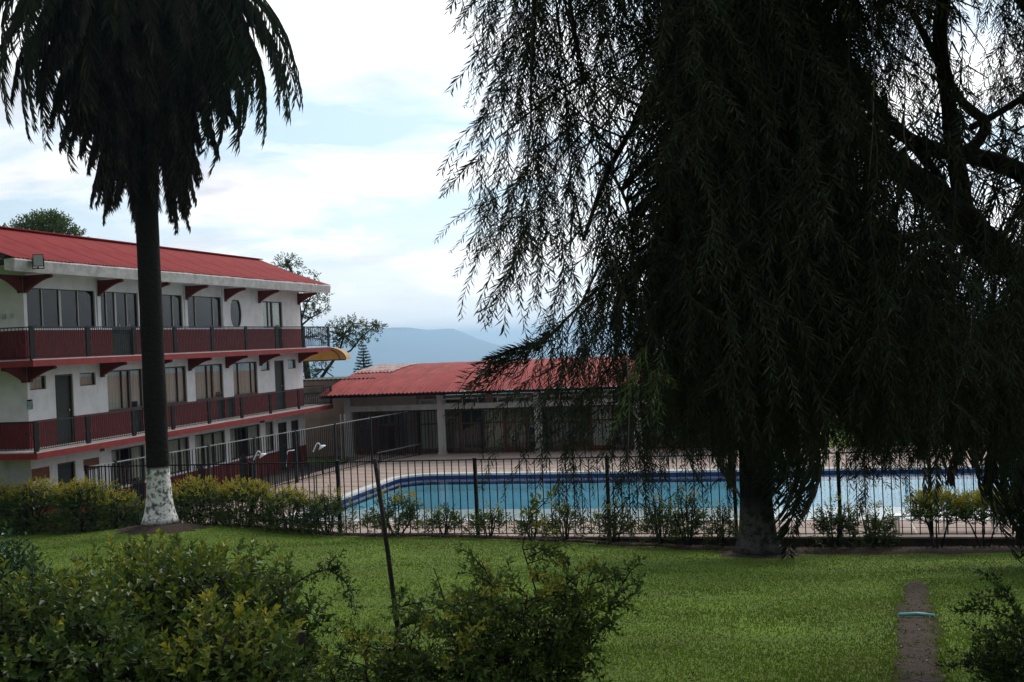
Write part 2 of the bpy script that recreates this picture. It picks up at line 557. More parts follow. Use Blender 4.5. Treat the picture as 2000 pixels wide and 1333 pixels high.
def bark_white(name, ztop, zblend=0.12, base=(0.022, 0.018, 0.015), white=(0.72, 0.70, 0.67), patch=0.52):
    """palm bark with a limewashed foot: white below ztop (object space), patchy"""
    m = bpy.data.materials.new(name)
    m.use_nodes = True
    N, L = m.node_tree.nodes, m.node_tree.links
    p = N['Principled BSDF']
    p.inputs['Roughness'].default_value = 0.95
    p.inputs['Specular IOR Level'].default_value = 0.08
    tc = N.new('ShaderNodeTexCoord')
    sep = N.new('ShaderNodeSeparateXYZ')
    L.new(tc.outputs['Object'], sep.inputs[0])
    n = N.new('ShaderNodeTexNoise')
    n.inputs['Scale'].default_value = 7
    n.inputs['Detail'].default_value = 8
    n.inputs['Roughness'].default_value = 0.7
    L.new(tc.outputs['Object'], n.inputs['Vector'])
    a = N.new('ShaderNodeMapRange')
    a.inputs['From Min'].default_value = ztop
    a.inputs['From Max'].default_value = ztop - zblend
    L.new(sep.outputs['Z'], a.inputs['Value'])
    r = N.new('ShaderNodeValToRGB')
    r.color_ramp.elements[0].position = patch - 0.04
    r.color_ramp.elements[0].color = (1, 1, 1, 1)
    r.color_ramp.elements[1].position = patch + 0.06
    r.color_ramp.elements[1].color = (0.12, 0.12, 0.12, 1)
    L.new(n.outputs['Fac'], r.inputs[0])
    b = N.new('ShaderNodeMapRange')          # foot stays bare soil-stained
    b.inputs['From Min'].default_value = 0.10
    b.inputs['From Max'].default_value = 0.24
    L.new(sep.outputs['Z'], b.inputs['Value'])
    m1 = N.new('ShaderNodeMath')
    m1.operation = 'MULTIPLY'
    L.new(a.outputs[0], m1.inputs[0])
    L.new(r.outputs[0], m1.inputs[1])
    m2 = N.new('ShaderNodeMath')
    m2.operation = 'MULTIPLY'
    L.new(m1.outputs[0], m2.inputs[0])
    L.new(b.outputs[0], m2.inputs[1])
    n2 = N.new('ShaderNodeTexNoise')
    n2.inputs['Scale'].default_value = 5
    n2.inputs['Detail'].default_value = 6
    mp = N.new('ShaderNodeMapping')
    mp.inputs['Scale'].default_value = (1.5, 1.5, 2.2)
    L.new(tc.outputs['Object'], mp.inputs[0])
    L.new(mp.outputs[0], n2.inputs['Vector'])
    c = N.new('ShaderNodeMixRGB')
    c.inputs[1].default_value = (*base, 1)
    c.inputs[2].default_value = (base[0] * .4, base[1] * .4, base[2] * .4, 1)
    L.new(n2.outputs['Fac'], c.inputs[0])
    mx = N.new('ShaderNodeMixRGB')
    L.new(m2.outputs[0], mx.inputs[0])
    L.new(c.outputs[0], mx.inputs[1])
    mx.inputs[2].default_value = (*white, 1)
    L.new(mx.outputs[0], p.inputs['Base Color'])
    bp = N.new('ShaderNodeBump')
    bp.inputs['Strength'].default_value = 0.8
    bp.inputs['Distance'].default_value = 0.05
    L.new(n2.outputs['Fac'], bp.inputs['Height'])
    L.new(bp.outputs[0], p.inputs['Normal'])
    return m


def ground_mat():
    m = bpy.data.materials.new('lawn_ground')
    m.use_nodes = True
    N, L = m.node_tree.nodes, m.node_tree.links
    p = N['Principled BSDF']
    p.inputs['Roughness'].default_value = 0.95
    p.inputs['Specular IOR Level'].default_value = 0.1
    tc = N.new('ShaderNodeTexCoord')
    n = N.new('ShaderNodeTexNoise')
    n.inputs['Scale'].default_value = 0.55
    n.inputs['Detail'].default_value = 10
    n.inputs['Roughness'].default_value = 0.7
    L.new(tc.outputs['Object'], n.inputs['Vector'])
    r = N.new('ShaderNodeValToRGB')
    el = r.color_ramp.elements
    el[0].position = 0.32
    el[0].color = (0.072, 0.092, 0.016, 1)
    el[1].position = 0.68
    el[1].color = (0.120, 0.185, 0.020, 1)
    e = el.new(0.5)
    e.color = (0.085, 0.135, 0.016, 1)
    L.new(n.outputs['Fac'], r.inputs[0])
    n2 = N.new('ShaderNodeTexNoise')
    n2.inputs['Scale'].default_value = 16
    n2.inputs['Detail'].default_value = 6
    L.new(tc.outputs['Object'], n2.inputs['Vector'])
    mx = N.new('ShaderNodeMixRGB')
    mx.blend_type = 'MULTIPLY'
    mx.inputs[0].default_value = 0.8
    r2 = N.new('ShaderNodeValToRGB')
    r2.color_ramp.elements[0].position = 0.35
    r2.color_ramp.elements[0].color = (0.55, 0.55, 0.5, 1)
    r2.color_ramp.elements[1].position = 0.65
    r2.color_ramp.elements[1].color = (1.15, 1.15, 1.1, 1)
    L.new(n2.outputs['Fac'], r2.inputs[0])
    L.new(r.outputs[0], mx.inputs[1])
    L.new(r2.outputs[0], mx.inputs[2])
    L.new(mx.outputs[0], p.inputs['Base Color'])
    b = N.new('ShaderNodeBump')
    b.inputs['Strength'].default_value = 0.6
    b.inputs['Distance'].default_value = 0.04
    L.new(n2.outputs['Fac'], b.inputs['Height'])
    L.new(b.outputs[0], p.inputs['Normal'])
    return m


def water_mat():
    m = bpy.data.materials.new('pool_water')
    m.use_nodes = True
    N, L = m.node_tree.nodes, m.node_tree.links
    N.remove(N['Principled BSDF'])
    t = N.new('ShaderNodeBsdfTransparent')
    t.inputs[0].default_value = (0.90, 0.99, 1.0, 1)
    g = N.new('ShaderNodeBsdfGlossy')
    g.inputs['Roughness'].default_value = 0.02
    tc = N.new('ShaderNodeTexCoord')
    n = N.new('ShaderNodeTexNoise')
    n.inputs['Scale'].default_value = 3.0
    n.inputs['Detail'].default_value = 3
    L.new(tc.outputs['Object'], n.inputs['Vector'])
    b = N.new('ShaderNodeBump')
    b.inputs['Strength'].default_value = 0.16
    b.inputs['Distance'].default_value = 0.04
    L.new(n.outputs['Fac'], b.inputs['Height'])
    L.new(b.outputs[0], g.inputs['Normal'])
    fr = N.new('ShaderNodeFresnel')
    fr.inputs['IOR'].default_value = 1.33
    ms = N.new('ShaderNodeMixShader')
    L.new(fr.outputs[0], ms.inputs[0])
    L.new(t.outputs[0], ms.inputs[1])
    L.new(g.outputs[0], ms.inputs[2])
    L.new(ms.outputs[0], N['Material Output'].inputs['Surface'])
    return m


# ------------------------------------------------------------------ site frame: p along the pool, q away from the camera
PV = Vector((0.9687, -0.2482, 0))
QV = Vector((0.2482, 0.9687, 0))
PA = math.atan2(PV.y, PV.x)
POOL0 = Vector((-4.3, 43.1, 0))      # far left corner of the pool
PLEN, PWID = 27.0, 10.5
FENCE_L = Vector((-12.1, 31.65, 0))   # left end of the near fence


def site(a, b, z=0.0, o=POOL0):
    return o + PV * a + QV * b + Vector((0, 0, z))


def to_site(X, Y):
    dx, dy = X - POOL0.x, Y - POOL0.y
    return dx * PV.x + dy * PV.y, dx * QV.x + dy * QV.y


def sstep(a, b, x):
    t = np.clip((x - a) / (b - a), 0, 1)
    return t * t * (3 - 2 * t)


PALM1 = Vector((-9.25, 29.0, 0))


def fence_y(X):
    return FENCE_L.y + (X - FENCE_L.x) * (-0.2562)


def hgt(X, Y):
    """height of the ground"""
    X = np.asarray(X, float)
    Y = np.asarray(Y, float)
    lin = 3.35 - 0.1425 * Y
    side = sstep(7.5, -4.0, X) * 0.78 + sstep(-4, -10, X) * 0.25
    z = lin + side * sstep(9, 27, Y)
    floor_ = -0.32 + sstep(6.5, -3.5, X) * 0.26 + sstep(-3.5, -7.5, X) * 0.2
    z = np.where(z > floor_ + .3, z, floor_ + .3 * np.exp(np.clip((z - floor_ - .3) / .3, -30, 0)))
    z = z + 0.30 * np.exp(-(((X - PALM1.x) / 2.6) ** 2 + ((Y - PALM1.y) / 1.5) ** 2))
    z = np.where(Y < 3, np.minimum(z, 3.35), z)
    fy = FENCE_L.y + (X - FENCE_L.x) * (-0.2562)
    beyond = sstep(0.15, 0.5, Y - fy)
    a = (X - POOL0.x) * PV.x + (Y - POOL0.y) * PV.y
    b = (X - POOL0.x) * QV.x + (Y - POOL0.y) * QV.y
    plat = -0.22 - 0.02 * sstep(0, 30, Y - fy)
    z = z * (1 - beyond) + plat * beyond
    inpool = (a > -0.6) & (a < PLEN + 0.6) & (b < 0.6) & (b > -PWID - 0.6)
    z = np.where(inpool, -2.6, z)
    # plateau edge drops to the valley
    dist = np.maximum(Y - 78, np.abs(X) - 160)
    z = z - 150 * sstep(0, 420, dist) - 40 * sstep(300, 2500, dist)
    roll = 12 * np.sin(X / 310.0 + 1.0) * np.cos(Y / 420.0) + 8 * np.sin(X / 130.0 + Y / 190.0)
    z = z + roll * sstep(150, 800, dist)
    return z


def hz(X, Y):
    return float(hgt(X, Y))


def grid_mesh(xs, ys, fn, dz=0.0):
    X, Y = np.meshgrid(xs, ys)
    Z = fn(X, Y) + dz
    V = np.stack([X, Y, Z], -1).reshape(-1, 3)
    nx, ny = len(xs), len(ys)
    i = np.arange(nx - 1)[None, :] + np.arange(ny - 1)[:, None] * nx
    F = np.stack([i, i + 1, i + 1 + nx, i + nx], -1).reshape(-1, 4)
    return MB().add(V, F)


def build_ground():
    def graded(near, step, far, k=1.18):
        a = list(np.arange(-near, near + 1e-6, step))
        s, x = step, near
        while x < far:
            s *= k
            x += s
            a.append(x)
            a.insert(0, -x)
        return np.array(a)
    xs = graded(26, 0.25, 18000)
    yn = list(np.arange(-6, 60, 0.25))
    s, y = 0.25, 60.0
    while y < 14000:
        s *= 1.14
        y += s
        yn.append(y)
    s, y = 0.25, -6.0
    while y > -900:
        s *= 1.3
        y -= s
        yn.insert(0, y)
    g = grid_mesh(xs, np.array(yn), hgt)
    g.build('ground', ground_mat(), smooth=True, kind='structure')


build_ground()


def drape(pts, width_fn, name, m, dz=0.012, n=60, seg=8, **kw):
    """strip of ground cover along a polyline of (X, Y)"""
    P = [Vector((p[0], p[1])) for p in pts]
    cum = [0]
    for i in range(1, len(P)):
        cum.append(cum[-1] + (P[i] - P[i - 1]).length)
    V, F = [], []
    for i in range(n + 1):
        s = cum[-1] * i / n
        k = 0
        while k < len(P) - 2 and s > cum[k + 1]:
            k += 1
        t = (s - cum[k]) / (cum[k + 1] - cum[k])
        c = P[k].lerp(P[k + 1], t)
        d = (P[k + 1] - P[k]).normalized()
        nn = Vector((d.y, -d.x))
        w0, w1 = width_fn(i / n)
        for j in range(seg + 1):
            u = j / seg
            q = c + nn * (-w0 + (w0 + w1) * u)
            edge = min(u, 1 - u) * 2
            V.append((q.x, q.y, hz(q.x, q.y) + dz * min(1, edge * 3) - 0.01 * (edge < 0.01)))
    for i in range(n):
        for j in range(seg):
            a = i * (seg + 1) + j
            F.append((a, a + 1, a + seg + 2, a + seg + 1))
    return MB().add(V, F).build(name, m, smooth=True, kind='structure', **kw)


def jit(seed, amp, k=9):
    r = random.Random(seed)
    a = [(r.uniform(0.5, 1), r.uniform(3, k * 4), r.uniform(0, 6)) for _ in range(6)]
    return lambda t: amp * sum(w * math.sin(f * t + p) for w, f, p in a) / 3


def ground_at(x, y):
    """march along a pixel ray until it meets the ground"""
    u, v = px(x, y)
    d = 2.0
    while d < 60:
        if EYE + v * d <= hz(u * d, d):
            return Vector((u * d, d, hz(u * d, d)))
        d += 0.03
    return Vector((u * d, d, 0))


# path, soil bed, tree rings
pp = [ground_at(x, y) for x, y in ((1796, 1330), (1788, 1240), (1786, 1200), (1792, 1150), (1792, 1134))]
p0 = pp[0] + (pp[0] - pp[1]).normalized() * 6
_a, _b, _c, _d = jit(1, .08, 9), jit(8, .06, 45), jit(2, .08, 9), jit(9, .06, 45)
j1, j2 = (lambda t: _a(t) + _b(t)), (lambda t: _c(t) + _d(t))
drape([(p0.x, p0.y)] + [(p.x, p.y) for p in pp], lambda t: ((0.29 + j1(t)) * (1.0 if t < .7 else max(.04, (1 - .45 * (t - .7) / .3) * min(1, (1 - t) / .05) ** .7)), (0.29 + j2(t)) * (1.0 if t < .7 else max(.04, (1 - .55 * (t - .7) / .3) * min(1, (1 - t) / .09) ** .7))), 'dirt_path', M_['soil'], dz=0.008, n=220)
j3, j4 = jit(3, .16, 16), jit(4, .02)
bed = [(X, fence_y(X) - 0.10) for X in np.linspace(-14, 15, 12)]
drape(bed, lambda t: (0.0, 0.42 + j3(t * 3) + 0.75 * float(sstep(.52, .8, t))), 'soil_bed', M_['soil'], dz=0.05, n=160, seg=8)


def soil_ring(c, r, seed, name='soil_ring'):
    j = jit(seed, .14)
    V = [(c.x, c.y, hz(c.x, c.y) + .09)]
    F = []
    n = 48
    for k in (1, 2, 3):
        for i in range(n):
            a = 2 * math.pi * i / n
            rr = r * k / 3 * (1 + j(a * .5))
            X, Y = c.x + rr * math.cos(a) * 1.15, c.y + rr * math.sin(a)
            V.append((X, Y, hz(X, Y) + (.08, .045, -.012)[k - 1]))
    for i in range(n):
        i2 = (i + 1) % n
        F.append((0, 1 + i, 1 + i2))
        for k in (0, 1):
            F.append((1 + k * n + i, 1 + (k + 1) * n + i, 1 + (k + 1) * n + i2, 1 + k * n + i2))
    MB().add(V, F).build(name, M_['soil'], smooth=True, kind='structure')


soil_ring(Vector((PALM1.x + .1, PALM1.y - .15, 0)), 1.05, 5)
PALM2 = Vector((5.45, 25.9, 0))
soil_ring(Vector((PALM2.x, PALM2.y, 0)), 0.85, 6)


# ------------------------------------------------------------------ mountain
def build_mountain():
    prof = [(-9000, 700), (-3000, 705), (0, 700), (560, 706), (650, 668), (700, 652), (742, 644), (765, 640), (800, 640), (835, 645), (862, 643),
            (884, 642), (905, 650), (935, 664), (990, 678), (1060, 690), (1150, 697), (1300, 700), (1600, 694), (2000, 702), (5000, 710), (12000, 700)]
    D = 11000.0
    xs = np.concatenate([np.linspace(-9000, 400, 60), np.linspace(420, 1400, 140), np.linspace(1450, 12000, 60)])
    hx = np.interp(xs, [p[0] for p in prof], [p[1] for p in prof])
    rows = 26
    V = []
    for r in range(rows):
        t = r / (rows - 1)
        for x, yv in zip(xs, hx):
            u, v = px(x, yv)
            top = EYE + v * D
            X = u * D
            z = -260 + (top + 260) * (math.sin(t * math.pi / 2) ** 1.2)
            Y = D - (1 - t) * 3200 + 120 * math.sin(X / 370.0 + t * 3) * (1 - t)
            z += (32 * math.sin(X / 195.0 + 3 * t) + 18 * math.sin(X / 81.0 + 7 * t)) * math.sin(t * math.pi)
            V.append((X, Y, z))
    # back slope
    for x, yv in zip(xs, hx):
        u, v = px(x, yv)
        V.append((u * D, D + 3000, -300))
    n = len(xs)
    F = [(r * n + i, r * n + i + 1, (r + 1) * n + i + 1, (r + 1) * n + i) for r in range(rows) for i in range(n - 1)]
    mm = mat('mountain_forest', (0.05, 0.075, 0.04), 0.95, (0.004, (0.09, 0.10, 0.06), .4, .65))
    MB().add(V, F).build('mountain', mm, smooth=True, kind='structure')


build_mountain()


def build_far_town():
    """far town, hedgerows and woods in the valley, seen under the pavilion roof"""
    r = random.Random(5)
    h, t = MB(), MB()
    for _ in range(900):
        Y = r.uniform(500, 2600)
        X = r.uniform(-.32, .3) * Y
        z = hz(X, Y)
        w = r.uniform(6, 14)
        h.box(X - w / 2, X + w / 2, Y, Y + w, z, z + r.uniform(3, 7))
    P = np.array([(X, Y, hz(X, Y)) for X, Y in [(r.uniform(-.4, .4) * y, y) for y in [r.uniform(350, 3200) for _ in range(2600)]]])
    n = len(P)
    for k in range(10):
        D = RNG.normal(size=(n, 3))
        D[:, 2] = np.abs(D[:, 2])
        t.leaves(P + RNG.normal(size=(n, 3)) * (4, 4, 1), D, RNG.normal(size=(n, 3)), 9, 7, RNG.random(n))
    h.build('far_town', M_['plaster'], kind='stuff', label='pale far-off town houses scattered in the valley', category='town')
    t.build('far_woods', M_['crown'], kind='stuff', label='far-off woods and treetops covering the valley floor', category='woods')


build_far_town()


# ------------------------------------------------------------------ haze
def build_haze():
    b = MB().box(-21000, 26000, -1200, 16500, -420, 118)
    m = bpy.data.materials.new('haze_air')
    m.use_nodes = True
    N, L = m.node_tree.nodes, m.node_tree.links
    N.remove(N['Principled BSDF'])
    v = N.new('ShaderNodeVolumePrincipled')
    v.inputs['Color'].default_value = (0.50, 0.75, 1.0, 1)
    v.inputs['Density'].default_value = HAZE
    v.inputs['Anisotropy'].default_value = 0.5
    L.new(v.outputs[0], N['Material Output'].inputs['Volume'])
    b.build('haze', m, kind='stuff', label='pale blue haze over the valley and mountain', category='haze')


HAZE = 0.00019
build_haze()

# ------------------------------------------------------------------ pool and deck
def build_pool():
    # everything in site frame through an Empty-free transform: objects get location/rotation of the frame
    def place(o):
        o.location = POOL0
        o.rotation_euler = (0, 0, PA)
        return o
    rad = 1.3
    # outline with rounded corners, ccw, y from 0 to -PWID
    def outline(g, z):
        pts = []
        for cx, cy, a0 in ((PLEN - rad, -rad, 0), (rad, -rad, 90), (rad, -PWID + rad, 180), (PLEN - rad, -PWID + rad, 270)):
            for k in range(9):
                a = math.radians(a0 + 90 * k / 8)
                pts.append((cx + (rad + g) * math.cos(a), cy + (rad + g) * math.sin(a), z))
        return pts
    n = 36

    def ring(m, A, B):
        k = m.n
        m.add(A + B, [(i, (i + 1) % n, n + (i + 1) % n, n + i) for i in range(n)])
    zw = -0.13
    c = MB()
    ring(c, outline(0.32, 0.022), outline(-0.03, 0.022))
    ring(c, outline(0.32, -0.2), outline(0.32, 0.022))
    ring(c, outline(-0.03, 0.022), outline(-0.03, -0.05))
    ring(c, outline(-0.03, -0.05), outline(0.0, -0.05))
    place(c.build('pool_coping', M_['coping'], kind='structure'))
    t = MB()
    ring(t, outline(0, -0.05), outline(0, -0.40))
    place(t.build('pool_tile_band', M_['tile'], kind='structure'))
    b = MB()
    ring(b, outline(0, -0.40), outline(-0.02, -0.40))
    ring(b, outline(-0.02, -0.40), outline(-0.02, -0.62))
    ring(b, outline(-0.02, -0.62), outline(-0.45, -0.62))
    ring(b, outline(-0.45, -0.62), outline(-0.45, -1.35))
    k = b.n
    b.add(outline(-0.45, -1.35), [tuple(range(n))])
    b.box(.5, PLEN - .5, -PWID + .46, -PWID + 3.4, -1.33, -.26)  # block carrying the white sheet that imitates the sky reflection
    place(b.build('pool_basin', M_['pool_in'], kind='structure'))
    sh = MB().box(.48, PLEN - .48, -PWID + .30, -PWID + 3.2, -.26, -.20)  # white sheet under the near water, painted in for the bright sky's reflection
    place(sh.build('pool_sky_reflection_sheet', M_['white'], kind='structure'))
    l = MB()
    for yy in (-2.6, -5.0):
        l.box(3.6, PLEN - 3.0, yy - .13, yy + .13, -1.348, -1.338)
        l.box(3.35, 3.6, yy - .45, yy + .45, -1.348, -1.338)
    place(l.build('pool_lane_line', M_['pool_line'], kind='structure'))
    lip = MB()
    ring(lip, outline(-0.36, -0.614), outline(-0.46, -0.614))
    place(lip.build('pool_step_edge', M_['white'], kind='structure'))
    w = MB().add(outline(-0.001, zw), [tuple(range(n))])
    place(w.build('pool_water', water_mat(), kind='structure'))
    # deck: mortar bed with slabs standing proud of it
    bed = MB()
    bed.add(outline(0.3, 0.0) + [], [])
    bed = MB()
    x0, x1, y0, y1 = -4.2, PLEN + 6, -PWID - 2.40, 7.2
    o = outline(0.30, 0.0)
    def strip(xa, xb, ya, yb):
        bed.box(xa, xb, ya, yb, -0.2, 0.0)
    strip(x0, -.3, y0, y1)
    strip(PLEN + .3, x1, y0, y1)
    strip(-.3, PLEN + .3, .3, y1)
    strip(-.3, PLEN + .3, y0, -PWID - .3)
    deck = place(bed.build('pool_deck', M_['mortar'], kind='structure'))
    # corner fillets
    f = MB()
    q = rad
    for cx, cy, a0, sx, sy in ((PLEN - rad, -rad, 0, 1, 1), (rad, -rad, 90, -1, 1), (rad, -PWID + rad, 180, -1, -1), (PLEN - rad, -PWID + rad, 270, 1, -1)):
        arc = []
        for k in range(9):
            a = math.radians(a0 + 90 * k / 8)
            arc.append((cx + (rad + .30) * math.cos(a), cy + (rad + .30) * math.sin(a)))
        cor = (cx + sx * (rad + .3), cy + sy * (rad + .3))
        f.add([(x, y, .004) for x, y in [cor] + arc], [(0, i, i + 1) for i in range(1, 9)])
    f.build('deck_corner', M_['deck'], deck)
    sw, sh, gap = 2.0, 1.2, 0.045
    rows = []
    y = y0
    while y < y1 - .2:
        rows.append((y, min(y + sh, y1)))
        y += sh
    # cut rows at the pool edges
    rows = []
    for lo, hi in ((y0, -PWID - .34), (-PWID - .34, .34), (.34, y1)):
        k = max(1, round((hi - lo) / sh))
        rows += [(lo + (hi - lo) * i / k, lo + (hi - lo) * (i + 1) / k) for i in range(k)]
    meshes = {}
    for (ya, yb) in rows:
        inside = ya >= -PWID - .35 and yb <= .35
        spans = [(x0, -.34), (PLEN + .34, x1)] if inside else [(x0, x1)]
        for (xa, xb) in spans:
            k = max(1, round((xb - xa) / sw))
            for i in range(k):
                a, b_ = xa + (xb - xa) * i / k, xa + (xb - xa) * (i + 1) / k
                key = (round(b_ - a, 3), round(yb - ya, 3))
                if key not in meshes:
                    w_, h_ = key[0] - gap, key[1] - gap
                    mb = MB()
                    bv = .012
                    v = [(-w_ / 2, -h_ / 2, -.02), (w_ / 2, -h_ / 2, -.02), (w_ / 2, h_ / 2, -.02), (-w_ / 2, h_ / 2, -.02),
                         (-w_ / 2 + bv, -h_ / 2 + bv, .014), (w_ / 2 - bv, -h_ / 2 + bv, .014), (w_ / 2 - bv, h_ / 2 - bv, .014), (-w_ / 2 + bv, h_ / 2 - bv, .014)]
                    mb.add(v, [(4, 5, 6, 7), (0, 1, 5, 4), (1, 2, 6, 5), (2, 3, 7, 6), (3, 0, 4, 7)])
                    meshes[key] = mb.mesh('slab', M_['deck'])
                inst('slab', meshes[key], deck, ((a + b_) / 2, (ya + yb) / 2, random.uniform(-.003, .003)), (random.uniform(-.002, .002), random.uniform(-.002, .002), 0))
    return deck


deck = build_pool()

# edge kerb under the near fence, showing as a dark retaining face where the lawn is lower
kerb = MB()
a, b = FENCE_L, Vector((17, fence_y(17), 0))
kd = (b - a).normalized()
kn = Vector((-kd.y, kd.x, 0))
L_ = (b - a).length
nst = int(L_ / 1.5)
M_['kerb'] = mat('mossy_concrete', (0.09, 0.075, 0.06), 0.95, (3, (0.03, .03, .022), .4, .65), bump=(18, .6, .03))
kerbo = empty('retaining_kerb', 'low mossy concrete retaining kerb below the near pool fence', 'kerb', a, math.atan2(kd.y, kd.x))
kme = MB().box(0.004, L_ / nst - .004, -.08, .14, -1.2, -.03).mesh('kerb_stone', M_['kerb'])
cme = MB().box(0.003, L_ / nst - .003, -.11, .18, -.028, .012).mesh('kerb_cap', M_['deck'])
for i in range(nst):
    inst('kerb_stone', kme, kerbo, (i * L_ / nst, random.uniform(-.006, .006), 0))
    inst('kerb_cap', cme, kerbo, (i * L_ / nst, 0, random.uniform(-.004, .004)))


# ------------------------------------------------------------------ fences
def fence(name, label, A, B, h0, h1, posts, spacing, bar_w=.016, rails=(0.06,), top_m='black', post_w=.07, inset=None, bars_stuff=False, z0=0.0, mid=None):
    """posts: distances along A->B"""
    A, B = Vector(A), Vector(B)
    d = B - A
    L = d.length
    e = empty(name, label, 'fence', (A.x, A.y, z0), math.atan2(d.y, d.x))
    H = lambda s: h0 + (h1 - h0) * s / L
    pm = MB().box(-post_w / 2, post_w / 2, -post_w / 2, post_w / 2, -.25, 1.0)
    pm.box(-post_w / 2 - .01, post_w / 2 + .01, -post_w / 2 - .01, post_w / 2 + .01, 1.0, 1.004)
    for s in posts:
        hh = H(s) + .03
        inst('post', MB().box(-post_w / 2, post_w / 2, -post_w / 2, post_w / 2, -.25, hh).box(-post_w / 2 - .008, post_w / 2 + .008, -post_w / 2 - .008, post_w / 2 + .008, hh, hh + .015).mesh('post', M_['black'] if top_m == 'black' else M_['grey']), e, (s, 0, 0), (random.uniform(-.006, .006), random.uniform(-.006, .006), 0))
    MB().bar((0, 0, H(0)), (L, 0, H(L)), .035, .03).build('top_rail', M_[top_m], e)
    for r in rails:
        MB().bar((0, 0, r), (L, 0, r), .03, .02).build('bottom_rail', M_['black'], e)
    n = int(L / spacing)
    allb = MB()
    cache = {}
    for i in range(1, n):
        s = L * i / n
        if any(abs(s - p) < post_w * .9 for p in posts):
            continue
        hh = H(s) - .012
        z1 = rails[0] if rails else 0
        if bars_stuff:
            allb.box(s - bar_w / 2, s + bar_w / 2, -bar_w / 2, bar_w / 2, z1, hh)
        else:
            k = round(hh, 2)
            if k not in cache:
                cache[k] = MB().box(-bar_w / 2, bar_w / 2, -bar_w / 2, bar_w / 2, z1 - .02, k).mesh('bar', M_['black'])
            inst('bar', cache[k], e, (s + random.uniform(-.004, .004), 0, 0), (random.uniform(-.004, .004), random.uniform(-.005, .005), 0))
    if bars_stuff:
        allb.build('bars', M_['black'], e, kind='stuff')
    return e


def dist_px(A, B, x, y=1000.0):
    """distance along A->B where the vertical plane through pixel x meets it"""
    u, _ = px(x, y)
    A, B = Vector(A), Vector(B)
    d = (B - A).normalized()
    # (A+d s).x = u*(A+d s).y
    return (u * A.y - A.x) / (d.x - u * d.y)


NA = FENCE_L
NB_ = Vector((17, fence_y(17), 0))
nposts = [dist_px(NA, NB_, x, 980) for x in (662, 931, 1188, 1436, 1640, 1817, 2003)]
nposts = [0.0, nposts[0] / 3, nposts[0] * 2 / 3] + nposts + [nposts[-1] + 3.0]
fence('iron_fence', 'black iron bar fence between the lawn hedge and the pool, its bars widest apart', NA, NB_, 1.93, 1.99, nposts, 0.198, .023, rails=(0.06,), post_w=.085, z0=.01)
SB = Vector((-4.85, 50.75, 0))
sposts = [dist_px(NA, SB, x, 900) for x in (225, 318, 408, 498, 579, 656, 727, 790)]
fence('iron_fence', 'black iron fence with pale top rail running back from the palm to the pavilion', NA, SB, 1.93, 1.95, sposts, 0.15, .020, rails=(0.10,), top_m='rail', post_w=.075)
FB = site(0, 0, 0, SB) + PV * 27
fence('iron_fence', 'black iron fence right in front of the pavilion doors, along the far pool deck', SB, FB, 2.0, 2.0, [0.5 + 2.95 * i for i in range(9)], 0.16, .019, rails=(0.12,), post_w=.07)
# low inner railing
RA, RB = at_z(737, 906, 0), at_z(822, 890, 0)
fence('handrail', 'short low handrail with a white top bar in the left back corner of the deck', RA, RB, .45, .52, [0.2, (RB - RA).length - .1], 0.14, .014, rails=(0.05,), top_m='rail', post_w=.04)['category'] = 'handrail'


# ------------------------------------------------------------------ hotel
HO = Vector((-14.08, 32.62, 0))
UV = Vector((0.2510, 0.9680, 0))
HA = math.atan2(UV.y, UV.x)


def S(x, y=650.0, b=0.0):
    """distance along the facade (offset b outwards) where pixel x falls"""
    u, _ = px(x, y)
    nx, ny = 0.968, -0.251
    X0, Y0 = HO.x + b * nx, HO.y + b * ny
    return (u * Y0 - X0) / (UV.x - u * UV.y)


def Zf(x, y, b=0.0):
    u, v = px(x, y)
    s = S(x, y, b)
    Y = HO.y + UV.y * s - 0.251 * b
    return EYE + v * Y


LEN = 18.5
DEP = 4.65
F1, F2, F3 = 2.42, 5.02, 7.46        # slab tops and eave
hotel = empty('hotel_building', 'three storey white hotel with red balconies and a long red roof', 'building', HO, HA)


def wall_holes(m, s0, s1, z0, z1, holes, y0=0.0, y1=0.15):
    xs = sorted({s0, s1} | {min(max(h[k], s0), s1) for h in holes for k in (0, 1)})
    zs = sorted({z0, z1} | {min(max(h[k], z0), z1) for h in holes for k in (2, 3)})
    for i in range(len(xs) - 1):
        run = None
        for j in range(len(zs) - 1):
            cx, cz = (xs[i] + xs[i + 1]) / 2, (zs[j] + zs[j + 1]) / 2
            hole = any(h[0] < cx < h[1] and h[2] < cz < h[3] for h in holes)
            if not hole:
                if run is None:
                    run = [zs[j], zs[j + 1]]
                else:
                    run[1] = zs[j + 1]
            if hole or j == len(zs) - 2:
                if run:
                    m.box(xs[i], xs[i + 1], y0, y1, run[0], run[1])
                run = None


def curtain(parent, s0, s1, z0, z1, y, m='curtain', phase=0.0, folds=10.0):
    n = max(6, int((s1 - s0) * 26))
    V, F = [], []
    for i in range(n + 1):
        s = s0 + (s1 - s0) * i / n
        yy = y + .018 * math.sin(s * folds * 2 * math.pi / 1.6 + phase) + .008 * math.sin(s * 31 + phase)
        V += [(s, yy, z0), (s, yy * 1.0, z1)]
    for i in range(n):
        F.append((2 * i, 2 * i + 2, 2 * i + 3, 2 * i + 1))
    return MB().add(V, F).build('curtain', M_[m], parent, smooth=True)


